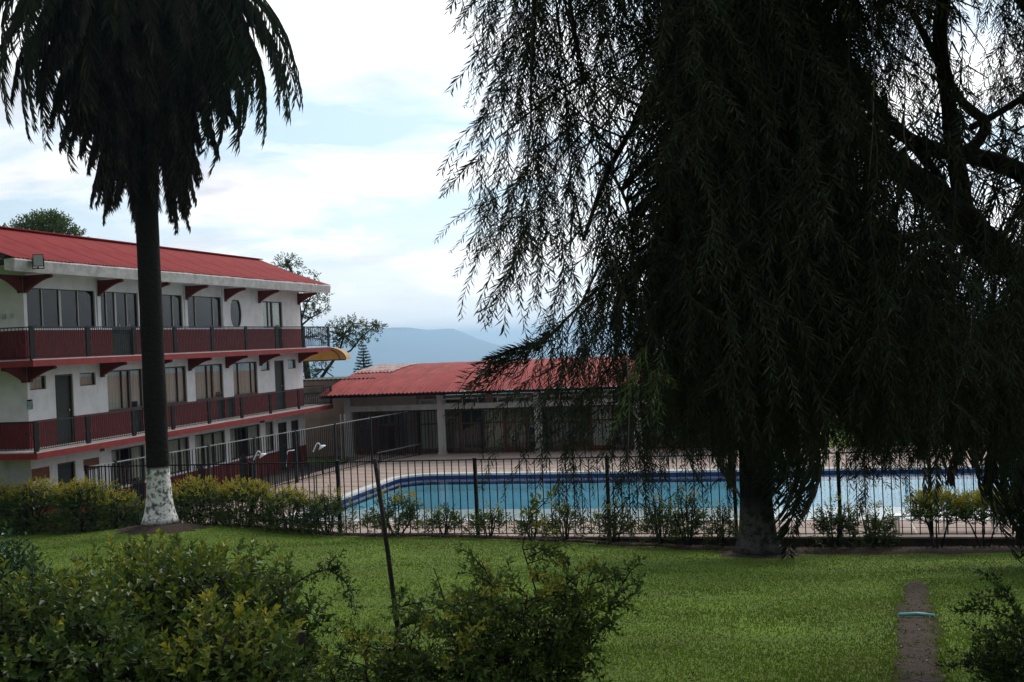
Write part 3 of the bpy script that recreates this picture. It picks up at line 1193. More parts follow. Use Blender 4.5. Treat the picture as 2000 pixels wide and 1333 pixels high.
def window(s0, s1, z0, z1, muls, glass='glass', curt='curtain', cur_gaps=(), fw=.045, frame='frame', y=0.05, drawn=1.0, bigm=()):
    f = MB()
    f.box(s0, s1, y, y + .06, z0, z0 + fw)
    f.box(s0, s1, y, y + .06, z1 - fw, z1)
    f.box(s0, s0 + fw, y, y + .06, z0 + fw, z1 - fw)
    f.box(s1 - fw, s1, y, y + .06, z0 + fw, z1 - fw)
    w = f.build('window', M_[frame], hotel)
    ed = [s0 + fw] + list(muls) + [s1 - fw]
    for mm in muls:
        hw = .05 if mm in bigm else .017
        MB().box(mm - hw, mm + hw, y - .006, y + .054, z0 + fw, z1 - fw).build('mullion', M_['alu' if frame == 'frame' and glass == 'dark_glass' else frame], w)
    for a, b_ in zip(ed[:-1], ed[1:]):
        MB().box(a + .017, b_ - .017, y + .03, y + .036, z0 + fw, z1 - fw).build('pane', M_[glass], w)
    if curt:
        k = 0
        for a, b_ in zip(ed[:-1], ed[1:]):
            if k not in cur_gaps:
                curtain(w, a - .02, b_ + .02, z0 + .02, z1 - .02, y + .085, curt, phase=k * 1.7 + s0)
            k += 1
    return w


def door(s0, s1, z0, z1, m='door', y=.10, leafs=1, ajar=True, glass_top=False):
    d = MB()
    d.box(s0, s0 + .05, .04, .14, z0, z1)
    d.box(s1 - .05, s1, .04, .14, z0, z1)
    d.box(s0 + .05, s1 - .05, .04, .14, z1 - .05, z1)
    fr = d.build('door', M_['frame'], hotel)
    w = (s1 - s0 - .1) / leafs
    for k in range(leafs):
        l = MB()
        a = s0 + .05 + k * w
        l.box(a + .004, a + w - .004, y, y + .04, z0 + .01, z1 - .052)
        for (za, zb) in ((.15, .95), (1.05, (z1 - z0) - .2)):
            l.box(a + .09, a + w - .09, y - .012, y - .001, z0 + za, z0 + zb)
        lf = l.build('door_leaf', M_[m], fr)
        MB().box(a + w - .12, a + w - .07, y - .05, y - .012, z0 + .98, z0 + 1.04).build('handle', M_['alu'], lf)
    return fr


def wainscot(z0, z1, holes):
    full = sorted((h[0], h[1]) for h in holes if h[2] <= z0 + .16 and h[3] >= z1 - .01)
    x = 0.0
    for a, b in full + [(LEN, LEN)]:
        if a - x > .02:
            m = MB()
            wall_holes(m, x, a, z0, z1, [h for h in holes if h[0] < a and h[1] > x and not (h[2] <= z0 + .16 and h[3] >= z1 - .01)], y0=-.004)
            m.build('wainscot', M_['wains'], hotel)
        x = max(x, b)


def build_hotel():
    holes_up, holes_mid, holes_gr = [], [], []
    s = lambda x, y: S(x, y)
    # ---- upper floor
    up = [  # x0,x1, mullions, thick mullions, kind
        (53, 186, (85, 120, 155), (120,)), (197, 270, (210, 228, 250), (228,)), (292, 356.5, (309, 339.5), ()), (366.5, 433, (383.5, 418), ()),
    ]
    for x0, x1, mu, big in up:
        a, b = s(x0, 600), s(x1, 600)
        holes_up.append((a, b, 5.93, 7.12))
        ms = [s(x, 600) for x in mu]
        window(a, b, 5.93, 7.12, ms, glass='dark_glass', curt='dark_curtain' if x0 == 197 else None, bigm=[s(x, 600) for x in big], fw=.03)
    a, b = s(220, 680), s(262, 680)
    holes_up.append((a, b, F2, 5.93 - .0))
    door(a, b, F2, 5.925, m='door', leafs=2)
    # curtained window with door at the far end
    a, b = s(513, 600), s(551, 600)
    holes_up.append((a, b, 5.93, 7.05))
    window(a, b, 5.93, 7.05, [s(525, 600), s(533, 600)], bigm=[s(533, 600)], fw=.05)
    a2 = s(540, 665)
    b2 = s(551, 665)
    holes_up.append((a2, b2, F2, 5.93))
    door(a2, b2, F2, 5.925)
    # barrel shaped window
    a, b = s(450, 606), s(471.5, 606)
    zc0, zc1 = 5.98, 7.05
    holes_up.append((a, b, zc0, zc1))
    # wall: white above the wainscot line, red below
    ZR3, ZR2, ZR1 = 5.88, 3.23, 0.68
    w = MB()
    wall_holes(w, 0, LEN, ZR3, F3 + .15, holes_up)
    wainscot(F2, ZR3, holes_up)
    # barrel infill: white wall pieces leaving a barrel opening
    n = 12
    zz = [zc0 + (zc1 - zc0) * i / n for i in range(n + 1)]
    hw = (b - a) / 2

    def bw(z):
        t = (z - (zc0 + zc1) / 2) / ((zc1 - zc0) / 2)
        return hw * (0.45 + 0.55 * math.sqrt(max(0, 1 - t * t * .98)))
    cxm = (a + b) / 2
    wi = MB()
    for sg in (-1, 1):
        V = []
        for z in zz:
            V += [(cxm + sg * hw, 0.002, z), (cxm + sg * bw(z), 0.002, z), (cxm + sg * bw(z), .15, z)]
        F = []
        for i in range(n):
            q = 3 * i
            F += [(q, q + 1, q + 4, q + 3), (q + 1, q + 2, q + 5, q + 4)]
        wi.add(V, F)
    wi.build('wall', M_['plaster'], hotel)
    V = []
    for z in zz:
        V += [(cxm - bw(z), .06, z), (cxm + bw(z), .06, z)]
    bf = MB()
    for sg in (-1, 1):
        for i in range(n):
            bf.bar((cxm + sg * bw(zz[i]), .05, zz[i]), (cxm + sg * bw(zz[i + 1]), .05, zz[i + 1]), .05, .04)
    bf.bar((cxm - bw(zc0), .05, zc0 + .02), (cxm + bw(zc0), .05, zc0 + .02), .05, .04)
    bf.bar((cxm - bw(zc1), .05, zc1 - .02), (cxm + bw(zc1), .05, zc1 - .02), .05, .04)
    bwn = bf.build('window', M_['frame'], hotel, label='barrel shaped dark window')
    MB().add(V, [(2 * i, 2 * i + 1, 2 * i + 3, 2 * i + 2) for i in range(n)]).build('pane', M_['dark_glass'], bwn)

    # ---- middle floor
    for x0, x1, y in ((58, 90, 748), (155.5, 187, 740), (509, 527, 716), (562.5, 578, 712)):
        a, b = s(x0, y), s(x1, y)
        holes_mid.append((a, b, 4.13, 4.53))
        window(a, b, 4.13, 4.53, [], fw=.03)
    for x0, x1, y in ((108, 143, 760), (537, 556, 740)):
        a, b = s(x0, y), s(x1, y)
        holes_mid.append((a, b, F1, 4.53))
        door(a, b, F1, 4.528)
    for x0, x1, y, mu, big in ((210, 280, 760, (241, 256), (256,)), (292, 365, 750, (318, 349.5), ()), (381.5, 436.5, 750, (407, 418), (418,)), (456, 503.5, 745, (468, 493), ())):
        a, b = s(x0, y), s(x1, y)
        holes_mid.append((a, b, ZR2, 4.55))
        window(a, b, ZR2, 4.55, [s(x, y) for x in mu], bigm=[s(x, y) for x in big], fw=.05)
    for x0, x1 in ((256, 279), (425, 440), (446, 460)):
        a, b = s(x0, 820), s(x1, 820)
        holes_mid.append((a, b, F1, ZR2))
        door(a, b, F1, ZR2 - .005)
    wall_holes(w, 0, LEN, ZR2, F2 - .2, holes_mid)
    wainscot(F1, ZR2, holes_mid)
    # ---- ground floor
    for x0, x1, y in ((61, 97, 920), (162.5, 194, 905)):
        a, b = s(x0, y), s(x1, y)
        holes_gr.append((a, b, 1.48, 1.84))
        o = MB().box(a, b, .03, .05, 1.48, 1.84)
        k = int((b - a) / .12)
        wd = o.build('window', M_['wood'], hotel, label='window closed with orange wooden boards')
        for i in range(4):
            MB().box(a, b, .022, .03, 1.485 + i * .089, 1.562 + i * .089).build('shutter_board', M_['wood'], wd)
    for x0, x1, y in ((113, 148, 930), (544.5, 562, 870), (570, 585, 860)):
        a, b = s(x0, y), s(x1, y)
        holes_gr.append((a, b, -.15, 1.86))
        door(a, b, -.15, 1.855)
    for x0, x1, y, mu, big in ((218, 284, 900, (236, 259), (236,)), (292, 370, 880, (331, 354), ()), (381.5, 441, 880, (401, 421), (401,)), (450, 509.5, 870, (466, 487), (466,)), (519, 535, 850, (), ())):
        a, b = s(x0, y), s(x1, y)
        holes_gr.append((a, b, .75, 1.98))
        window(a, b, .75, 1.98, [s(x, y) for x in mu], bigm=[s(x, y) for x in big], fw=.05, cur_gaps=(1,) if x0 in (218, 450) else ())
    for x0, x1 in ((257, 280), (386, 400), (470, 484)):
        a, b = s(x0, 930), s(x1, 930)
        holes_gr.append((a, b, -.15, .75))
        door(a, b, -.15, .745)
    wall_holes(w, 0, LEN, ZR1, F1 - .2, holes_gr)
    wainscot(-.3, ZR1, holes_gr)
    w.build('wall', M_['plaster'], hotel)
    # gable wall facing the camera, back wall, far wall
    zr = F3 + .3
    def gable(m, sa, sb, za, zb, y0=.15, y1=DEP):
        m.box(sa, sb, y0, y1, za, zb)
    for (sa, sb) in ((0, .15), (LEN - .15, LEN)):
        g = MB()
        gable(g, sa, sb, ZR3, zr)
        gable(g, sa, sb, ZR2, F2 - .2)
        gable(g, sa, sb, ZR1, F1 - .2)
        g.prism([(.15, zr), (DEP, zr), (DEP / 2 + .07, zr + 1.0)], sa, sb, 'x')
        g.build('wall', M_['plaster'], hotel)
    g2 = MB()
    for (sa, sb) in ((-.004, .15), (LEN - .15, LEN + .004)):
        for za, zb in ((F2, ZR3), (F1, ZR2), (-.3, ZR1)):
            g2 = MB()
            gable(g2, sa, sb, za, zb)
            g2.build('wainscot', M_['wains'], hotel)
    MB().box(.15, LEN - .15, DEP - .15, DEP, -.3, F3 + .3).build('wall', M_['plaster'], hotel)
    fl = MB()
    for z in (F1, F2):
        fl.box(.15, LEN - .15, .15, DEP - .15, z - .2, z)
    fl.box(.15, LEN - .15, .15, DEP - .15, F3, F3 + .1)
    for q in (3.2, 6.4, 9.6, 12.8, 16):
        fl.box(q, q + .1, .15, DEP - .15, -.3, F1 - .2)
        fl.box(q, q + .1, .15, DEP - .15, F1, F2 - .2)
        fl.box(q, q + .1, .15, DEP - .15, F2, F3)
    fl.build('room_partitions', M_['interior'], hotel)
    # white pilasters beside the upper windows
    for x in (191.5, 281, 361.5, 435.5):
        a = s(x, 600)
        MB().box(a - .07, a + .07, -.035, -.001, ZR3 + .01, F3 + .1).build('pilaster', M_['plaster'], hotel)
    # ---- balcony slabs wrapping round the gable end
    SR = 19.4
    for z, nm in ((F1, 'mid'), (F2, 'up')):
        b = MB()
        b.box(-1.0, SR, -1.0, -.004, z - .2, z - .025)
        b.box(-1.0, -.004, -.004, DEP + .6, z - .2, z - .025)
        b.box(LEN + .004, SR, -.004, 1.2, z - .2, z - .025)
        sl = b.build('balcony_slab', M_['red'], hotel)
        t = MB()
        t.box(-.97, SR - .03, -.97, -.005, z - .024, z + .01)
        t.box(-.97, -.005, -.004, DEP + .57, z - .024, z + .01)
        t.box(LEN + .005, SR - .03, -.004, 1.17, z - .024, z + .01)
        t.build('floor_screed', M_['column'], sl)
    # ---- brackets
    def bracket(height, out, thick=.13):
        pts = [(.0, 0.0), (-out + .03, 0.0), (-out, -.035), (-out, -.075), (-out + .05, -.10)]
        for k in range(1, 9):
            t = k / 8
            pts.append((-out + .05 + (out - .14) * (1 - (1 - t) ** 1.0) * (0.55 + .45 * t), -.10 - (height - .16) * (t ** 2.1)))
        pts += [(-.09, -height), (0.0, -height)]
        return MB().prism(pts, -thick / 2, thick / 2, 'x').mesh('bracket', M_['bracket'])
    bu, bm = bracket(.50, .92), bracket(.46, .92)
    for x in (190, 284, 361, 437, 504, 580.5):
        inst('bracket', bu, hotel, (s(x, 555), -.001, F3 - .002))
    for x in (197, 289, 369, 442, 508, 584.5):
        inst('bracket', bm, hotel, (s(x, 715), -.001, F2 - .202))
    for me, z in ((bu, F3 - .002), (bm, F2 - .202)):
        inst('bracket', me, hotel, (.07, -.001, z))
        inst('bracket', me, hotel, (-.001, .07, z), (0, 0, -math.pi / 2))
        inst('bracket', me, hotel, (-.001, 3.2, z), (0, 0, -math.pi / 2))
    # ---- fascia and roof
    e0, e1 = -1.63, 19.6
    fz0, fz1 = F3, F3 + .36
    f = MB()
    nfa = 60
    # concrete gutter beam, with a slightly uneven lip
    rr = random.Random(3)
    V, F = [], []
    for i in range(nfa + 1):
        q = e0 + (e1 - e0) * i / nfa
        d1, d2 = rr.uniform(-.012, .012), rr.uniform(-.012, .012)
        V += [(q, -.70, fz0 + .05), (q, -1.0 + d2 * .5, fz0 + d1 * .6), (q, -1.05 + d1 * .5, fz1 - .05), (q, -1.0, fz1 + d2), (q, -.70, fz1 - .02)]
    for i in range(nfa):
        for k in range(5):
            k2 = (k + 1) % 5
            F.append((5 * i + k, 5 * (i + 1) + k, 5 * (i + 1) + k2, 5 * i + k2))
    F += [(0, 1, 2, 3, 4), tuple(5 * nfa + k for k in (4, 3, 2, 1, 0))]
    f.add(V, F)
    f.build('fascia', M_['fascia'], hotel)
    so = MB().box(-.15, e1 - .02, -.70, -.001, fz0 + .06, fz0 + .10)
    so.build('soffit', M_['plaster'], hotel)
    MB().box(e0 + .05, -.16, -.69, DEP + .6, fz0 + .32, fz0 + .345).build('soffit', M_['interior'], hotel)
    # roof sheets
    yr = DEP / 2 + .05
    zr0, zr1 = F3 + .37, 9.16
    rf = MB()
    rf.bar((e0 + .06, yr, zr1 + .035), (e1 - .06, yr, zr1 + .035), .30, .035)
    roof = rf.build('roof', M_['roof'], hotel)

    def sheet(w, side):
        n = 30
        V, F = [], []
        rows = 7
        for r_ in range(rows):
            t = r_ / (rows - 1)
            y = -1.02 + (yr + 1.02) * t if side > 0 else DEP + 1.1 - (DEP + 1.1 - yr) * t
            z = zr0 + (zr1 - zr0) * t - .05 * math.sin(t * math.pi)
            for i in range(n + 1):
                x = w * i / n
                V.append((x, y, z + .014 * math.cos(x / (w_ / 5) * 2 * math.pi)))
        for r_ in range(rows - 1):
            for i in range(n):
                a = r_ * (n + 1) + i
                F.append((a, a + 1, a + n + 2, a + n + 1))
        return MB().add(V, F).mesh('roof_sheet', M_['roof'], True)
    ns = 23
    w_ = (e1 - e0) / ns
    sf, sb_ = sheet(w_ * 1.1, 1), sheet(w_ * 1.1, -1)
    for i in range(ns):
        zj = .003 * (i % 2)
        inst('roof_sheet', sf, roof, (e0 + i * w_, 0, zj))
        inst('roof_sheet', sb_, roof, (e0 + i * w_, 0, zj))
    # bargeboard under the near verge
    for q in (e0 + .03, e1 - .03):
        bb = MB()
        bb.bar((q, -.72, zr0 + .02), (q, yr, zr1 - .10), .04, .12)
        bb.bar((q, DEP + 1.0, zr0 - .09), (q, yr, zr1 - .10), .04, .12)
        bb.build('bargeboard', M_['interior'], roof)
    # rafters under the overhang, near gable
    for q in (e0 + .5, e0 + 1.0):
        MB().bar((q, -.68, zr0 - .06), (q, yr, zr1 - .16), .05, .09).build('rafter', M_['wood_frame'], roof)


build_hotel()


# ---- balcony railings (parts of the hotel)
def railing(z, h, posts_s, s_end, gable_len=4.2):
    runs = [([-.97] + posts_s, 'x'), ]
    r = empty_part = bpy.data.objects.new('railing', None)
    COL.objects.link(r)
    r.parent = hotel
    y = -.94
    MB().bar((-.94, y, z + h), (s_end, y, z + h), .045, .03).build('top_rail', M_['grey'], r)
    MB().bar((-.94, y, z + .07), (s_end, y, z + .07), .025, .02).build('bottom_rail', M_['black'], r)
    MB().bar((-.94, y + .02, z + h), (-.94, DEP + .5, z + h), .045, .03).build('top_rail', M_['black'], r)
    MB().bar((-.94, y + .02, z + .07), (-.94, DEP + .5, z + .07), .025, .02).build('bottom_rail', M_['black'], r)
    MB().bar((s_end, y + .02, z + h), (s_end, 1.1, z + h), .045, .03).build('top_rail', M_['black'], r)
    MB().bar((s_end, y + .02, z + .07), (s_end, 1.1, z + .07), .025, .02).build('bottom_rail', M_['black'], r)
    pm = MB().box(-.09, .09, -.02, .02, -.03, h + .03).mesh('post', M_['black'])
    for s in [-.94] + posts_s + [s_end]:
        inst('post', pm, r, (s, y, z))
    for yy in (1.2, 3.3):
        inst('post', pm, r, (-.94, yy, z), (0, 0, math.pi / 2))
    inst('post', pm, r, (s_end, 1.1, z), (0, 0, math.pi / 2))
    # balusters: bars pinched into a small lozenge at half height
    def bal(m, p, q, n):
        p, q = Vector(p), Vector(q)
        d = (q - p)
        t = d.normalized()
        for i in range(n):
            c = p + d * (i + .5) / n
            hm = h * .48
            sg = 1 if i % 2 else -1
            a = c
            b_ = c + t * (sg * d.length / n * .42)
            z0, z1, z2, z3 = z + .07, z + hm - .09, z + hm + .09, z + h
            w = .014
            m.bar((a.x, a.y, z0), (a.x, a.y, z1), w)
            m.bar((a.x, a.y, z1), (b_.x, b_.y, z + hm), w)
            m.bar((b_.x, b_.y, z + hm), (a.x, a.y, z2), w)
            m.bar((a.x, a.y, z2), (a.x, a.y, z3), w)
    ps = [-.94] + posts_s + [s_end]
    for a, b_ in zip(ps[:-1], ps[1:]):
        m = MB()
        bal(m, (a + .09, y, 0), (b_ - .09, y, 0), max(4, int((b_ - a - .18) / .098)))
        m.build('balusters', M_['grey'], r, kind='stuff')
    m = MB()
    bal(m, (-.94, y + .1, 0), (-.94, 1.11, 0), 16)
    bal(m, (-.94, 1.29, 0), (-.94, 3.21, 0), 16)
    m.build('balusters', M_['black'], r, kind='stuff')
    m = MB()
    bal(m, (s_end, y + .1, 0), (s_end, 1.0, 0), 18)
    m.build('balusters', M_['black'], r, kind='stuff')


railing(F2, .91, [S(x, 670, .94) for x in (172, 262, 342, 415, 481, 540, 594)], 19.34)
railing(F1, .84, [S(x, 800, .94) for x in (170, 260, 337, 408, 472, 528.5, 584)], 19.34)


# ---- things fixed to the hotel
def hotel_pt(s, y, z):
    return HO + UV * s + Vector((-UV.y, UV.x, 0)) * y + Vector((0, 0, z))


def build_floodlight():
    s_ = S(76, 515, 1.1)
    p = hotel_pt(s_, -1.06, F3 + .12)
    e = empty('floodlight', 'grey weathered floodlight clamped to the white eave at the near corner', 'floodlight', p, HA)
    b = MB()
    b.box(-.02, .02, -.22, -.03, -.02, .02)
    b.box(-.16, -.14, -.26, -.20, -.02, .26)
    b.box(.14, .16, -.26, -.20, -.02, .26)
    b.box(-.16, .16, -.26, -.20, -.04, -.02)
    b.build('bracket', M_['black'], e)
    h = MB()
    F = [(0, 1, 2, 3), (7, 6, 5, 4), (0, 4, 5, 1), (1, 5, 6, 2), (2, 6, 7, 3), (3, 7, 4, 0)]
    # housing opens towards -x/-y (down the lawn)
    V = [(-.14, -.38, .02), (.14, -.38, .02), (.14, -.34, .36), (-.14, -.34, .36), (-.10, -.16, .10), (.10, -.16, .10), (.10, -.16, .30), (-.10, -.16, .30)]
    h.add(V, F)
    for k in range(4):
        h.box(-.09, .09, -.158, -.10, .11 + .05 * k, .12 + .05 * k)
    ho = h.build('housing', M_['grey'], e)
    MB().add([(-.12, -.386, .04), (.12, -.386, .04), (.12, -.35, .34), (-.12, -.35, .34)], [(0, 1, 2, 3)]).build('lens', M_['lamp_glass'], ho)
    ho.rotation_euler = (0, 0, 0)
    e.rotation_euler = (0, 0, HA - math.radians(50))
    return e


build_floodlight()

sg = MB().box(S(51, 770), S(62, 770), -.03, -.006, 3.58, 3.80)
o = sg.build('wall_sign', M_['sign_green'])
o.location = HO
o.rotation_euler = (0, 0, HA)
tag(o, 'small green and white sign on the wall below the left bathroom window', 'sign')
o2 = MB().box(S(51, 770) + .01, S(61, 770), -.035, -.006, 3.815, 3.86).build('header_strip', M_['black'], o)
for x, y, lab in ((199, 886, 'small dark number plaque above the orange boarded window, nearer the palm'), (512, 832, 'small dark plaque under the middle balcony at the far end')):
    a = S(x - 4, y)
    b = S(x + 4, y)
    o = MB().box(a, b, -.03, -.006, 2.0, 2.16).box(a + .05, b - .05, -.034, -.0305, 2.05, 2.11).build('wall_plaque', M_['frame'])
    o.location = HO
    o.rotation_euler = (0, 0, HA)
    tag(o, lab, 'plaque')
# small fittings on the gable wall, upper floor
for i, (y, w) in enumerate(((.62, .16), (.38, .07))):
    o = MB().box(-.05, -.001, y, y + w, 6.25, 6.38).build('wall_switch_box', M_['fascia'])
    o.location = HO
    o.rotation_euler = (0, 0, HA)
    tag(o, ('larger' if i == 0 else 'smaller') + ' grey electrical box high on the near end wall of the hotel', 'electrical box')


def build_awning():
    """amber translucent curved canopy at the far end of the hotel"""
    A = at(592, 706, 52.5)
    B = at(676, 706, 52.5)
    e = empty('entrance_awning', 'curved amber canopy sticking out beyond the end of the middle floor', 'awning', A)
    L = B.x - A.x
    n, k = 10, 12
    V, F = [], []
    for j in range(2):
        for i in range(k + 1):
            a = math.pi / 2 * i / k
            V.append((0, 0, 0))
    V = []
    for j in range(2):
        for i in range(k + 1):
            a = math.pi / 2 * i / k
            V.append((L - .9 + .9 * math.sin(a), j * 1.6, .58 * math.cos(a)))
        V.append((L - 2.6, j * 1.6, .62))
        V.append((0.0, j * 1.6, 0.62))
    m = k + 3
    order = [k + 2, k + 1] + list(range(k + 1))
    for a, b_ in zip(order[:-1], order[1:]):
        F.append((a, b_, m + b_, m + a))
    face = [order[0]] + order[1:] + []
    V.append((0, 0, 0))
    F.append(tuple([order[0]] + order[1:] + [len(V) - 1]))
    c = MB().add(V, F).build('canopy_sheet', M_['awning'], e)
    r = MB()
    r.bar((0, -.02, -.01), (L, -.02, -.01), .04, .05)
    pts = [(L - .9 - .28 + .9 * math.sin(math.pi / 2 * i / k), -.03, .58 * math.cos(math.pi / 2 * i / k)) for i in range(k + 1)]
    r.tube(pts, .022, 6)
    pts = [(L - .9 + .9 * math.sin(math.pi / 2 * i / k), -.03, .58 * math.cos(math.pi / 2 * i / k)) for i in range(k + 1)]
    r.tube(pts, .02, 6)
    r.build('awning_frame', M_['frame'], e)


build_awning()


# ------------------------------------------------------------------ annex wall between hotel and pavilion
def build_annex():
    A = at(575, 760, 54.0)
    e = empty('annex_building', 'low tan annex wall with a tiled cap between the hotel and the pavilion', 'building', (A.x, A.y, -.2), PA)
    W = 4.2
    z1 = at(600, 742, 54.0).z
    MB().box(0, W, 0, 3.0, 0, z1 + .2 - .62).build('wall', M_['tan'], e)
    MB().box(0.0, W, -.02, 3.0, z1 + .2 - .62, z1 + .2 - .06).build('parapet', M_['interior'] if False else M_['tan'], e)
    MB().box(-.05, W, -.10, -.02, z1 + .2 - .70, z1 + .2 - .62).build('ledge', M_['frame'], e)
    t = MB()
    n = 18
    for i in range(n):
        x = W * i / n
        t.prism([(x, z1 + .14), (x + W / n * .9, z1 + .14), (x + W / n * .9, z1 + .18), (x + W / n * .45, z1 + .21), (x, z1 + .18)], -.10, 3.0, 'y')
    t.build('cap_tiles', M_['grey'], e, kind='stuff')


build_annex()


def build_passage():
    V, F = [], []
    n = 24
    A0, B0 = NA, SB
    A1, B1 = HO - UV * 3.0, HO + UV * 18.4
    for i in range(n + 1):
        t = i / n
        a, b = A0.lerp(B0, t), A1.lerp(B1, t)
        for k in range(5):
            q = a.lerp(b, k / 4)
            V.append((q.x, q.y, hz(q.x, q.y) + .02 if i > 1 else hz(q.x, q.y) - .1))
    for i in range(n):
        for k in range(4):
            j = i * 5 + k
            F.append((j, j + 5, j + 6, j + 1))
    m = mat('dark_paving', (0.045, 0.04, 0.038), 0.95, (2, (0.025, .022, .02), .4, .7), bump=(30, .3, .01))
    MB().add(V, F).build('paved_passage', m, kind='structure')


build_passage()

# ------------------------------------------------------------------ pavilion
PO = Vector((-3.3, 50.2, 0)) - PV * 4.43      # left column foot
PAV_L = 18.3


def build_pavilion():
    e = empty('pool_pavilion', 'long low pavilion with a curved red corrugated roof behind the pool', 'building', PO, PA)
    col = MB().box(-.14, .14, -.14, .14, 0.10, 2.90).box(-.18, .18, -.18, .18, 0, .10).mesh('column', M_['column'])
    cols = [0, 4.43, 8.86, 13.2, 17.7]
    for c in cols:
        inst('column', col, e, (c, 0, 0))
        MB().tube([(c + .17, -.17, .12), (c + .17, -.17, 2.25), (c - .05, -.32, 2.75)], .035, 6).build('downpipe', M_['column'], e) if c > 0 else None
    # lintel
    for a, b in zip(cols[:-1], cols[1:]):
        MB().box(a + .142, b - .142, -.10, .10, 2.02, 2.26).build('lintel', M_['column'], e)
    # upper timber beam and clerestory
    MB().box(3.3, PAV_L, -.06, .06, 2.50, 2.64).build('beam', M_['wood_frame'], e)
    MB().box(0.142, 3.3, -.08, .08, 2.262, 2.86).build('wall', M_['tan'], e, label='tan infill wall under the left end of the roof')
    for c in (6.7, 11.1, 15.5):
        MB().box(c - .14, c + .14, -.08, .08, 2.262, 2.86).build('pier', M_['wood_frame'], e)
    # row of small panes between lintel and beam
    for a, b in zip(cols[:-1], cols[1:]):
        a0 = max(a + .2, 3.45)
        n = int((b - .2 - a0) / .75)
        for i in range(n):
            x0 = a0 + (b - .2 - a0) * i / n
            x1 = a0 + (b - .2 - a0) * (i + 1) / n - .06
            if abs((x0 + x1) / 2 - (a + b) / 2) < .2:
                continue
            f = MB()
            f.box(x0, x1, -.03, .03, 2.265, 2.29)
            f.box(x0, x1, -.03, .03, 2.44, 2.465)
            f.box(x0, x0 + .025, -.03, .03, 2.29, 2.44)
            f.box(x1 - .025, x1, -.03, .03, 2.29, 2.44)
            w = f.build('vent_window', M_['column'], e)
            MB().box(x0 + .025, x1 - .025, -.004, .004, 2.29, 2.44).build('pane', M_['glass'], w)
    # glazed timber front set back
    yb = .55
    x = .25
    r = random.Random(11)
    k = 0
    while x < PAV_L - 1:
        w = r.choice((1.0, 1.0, 1.25, .9))
        f = MB()
        for xx in (x, x + w - .07):
            f.box(xx, xx + .07, yb, yb + .06, 0.02, 2.0)
        for z0, z1 in ((.02, .22), (1.30, 1.36), (1.90, 2.0)):
            f.box(x + .07, x + w - .07, yb, yb + .06, z0, z1)
        for q in ((x + w / 2 - .02),):
            f.box(q, q + .04, yb + .01, yb + .05, .22, 1.9)
        dm = 'wood_frame' if r.random() < .7 else 'wood'
        dr = f.build('glazed_door', M_[dm], e)
        MB().box(x + .07, x + w - .07, yb + .03, yb + .036, .22, 1.9).build('pane', M_['glass'], dr)
        if r.random() < .55:
            yy = yb + .25
            V, F = [], []
            n = 16
            for i in range(n + 1):
                s = x + .05 + (w - .1) * i / n
                o_ = .02 * math.sin(i * 1.9 + k)
                V += [(s, yy + o_, .1), (s, yy + o_, 1.95)]
            for i in range(n):
                F.append((2 * i, 2 * i + 2, 2 * i + 3, 2 * i + 1))
            MB().add(V, F).build('curtain', M_['curtain' if r.random() < .35 else 'dark_curtain'], dr)
        x += w + .02
        k += 1
    # rear half: floor, back wall, side wall; open above 2.3 so the valley shows through
    MB().box(0, PAV_L, -.3, 14.5, -.2, 0.0).build('floor_plinth', M_['deck'], e)
    MB().box(0, PAV_L, 14.0, 14.15, 0, 1.75).build('wall', M_['tan'], e)
    for c in cols:
        MB().box(c - .12, c + .12, 13.9, 14.14, 1.751, 3.0).build('pier', M_['wood_frame'], e)
    MB().box(-.10, .0, .15, 14.0, 0, 2.86).build('wall', M_['tan'], e)
    MB().box(.15, PAV_L, 2.9, 2.98, 1.0 * 0, 1.9).build('partition', M_['interior'], e)
    # eave beam, gutter
    MB().box(-.95, PAV_L, -.92, -.80, 2.70, 2.82).build('gutter', M_['black'], e)
    for c in np.arange(-.5, PAV_L, 1.1):
        MB().box(c - .04, c + .04, -.80, 1.0, 2.76, 2.83).build('rafter', M_['wood_frame'], e)
    # barrel roof in curved corrugated sheets
    half, rise = 8.5, 1.08
    yc = -1.0 + half
    rf = MB()
    R = (half * half + rise * rise) / (2 * rise)
    am = math.asin(half / R)
    rf.tube([(-.9, yc, 2.84 + rise - .12), (PAV_L, yc, 2.84 + rise - .12)], .05, 6)
    for xx in (-.92,):
        pts = [(xx, yc + R * math.sin(t), 2.84 + rise - .06 - R * (1 - math.cos(t))) for t in np.linspace(-am, am, 16)]
        rf.tube(pts, .05, 5)
    roof = rf.build('roof', M_['wood_frame'], e)

    def sheet(w, m, t0=-1.0, t1=1.0, pitch=.19):
        n = max(4, int(w / pitch * 6))
        rows = 17
        V, F = [], []
        for r_ in range(rows):
            t = am * (t0 + (t1 - t0) * r_ / (rows - 1))
            nx, nz = math.sin(t), math.cos(t)
            for i in range(n + 1):
                x_ = w * i / n
                o_ = .028 * math.cos(x_ / pitch * 2 * math.pi)
                V.append((x_, yc + (R + o_) * nx, 2.84 + rise - R + (R + o_) * nz))
        for r_ in range(rows - 1):
            for i in range(n):
                a = r_ * (n + 1) + i
                F.append((a, a + 1, a + n + 2, a + n + 1))
        return MB().add(V, F).mesh('roof_sheet', m, True)
    w_ = .95
    a1 = [sheet(w_ + .06, m, -1.0, 0.02) for m in (M_['roof_b'], M_['roof'])]
    a2 = sheet(w_ + .06, M_['roof_b'], .0, 1.0)
    pale = sheet(w_ + .06, M_['roof_c'], -.50, -.05)
    n = int((PAV_L + .95) / w_)
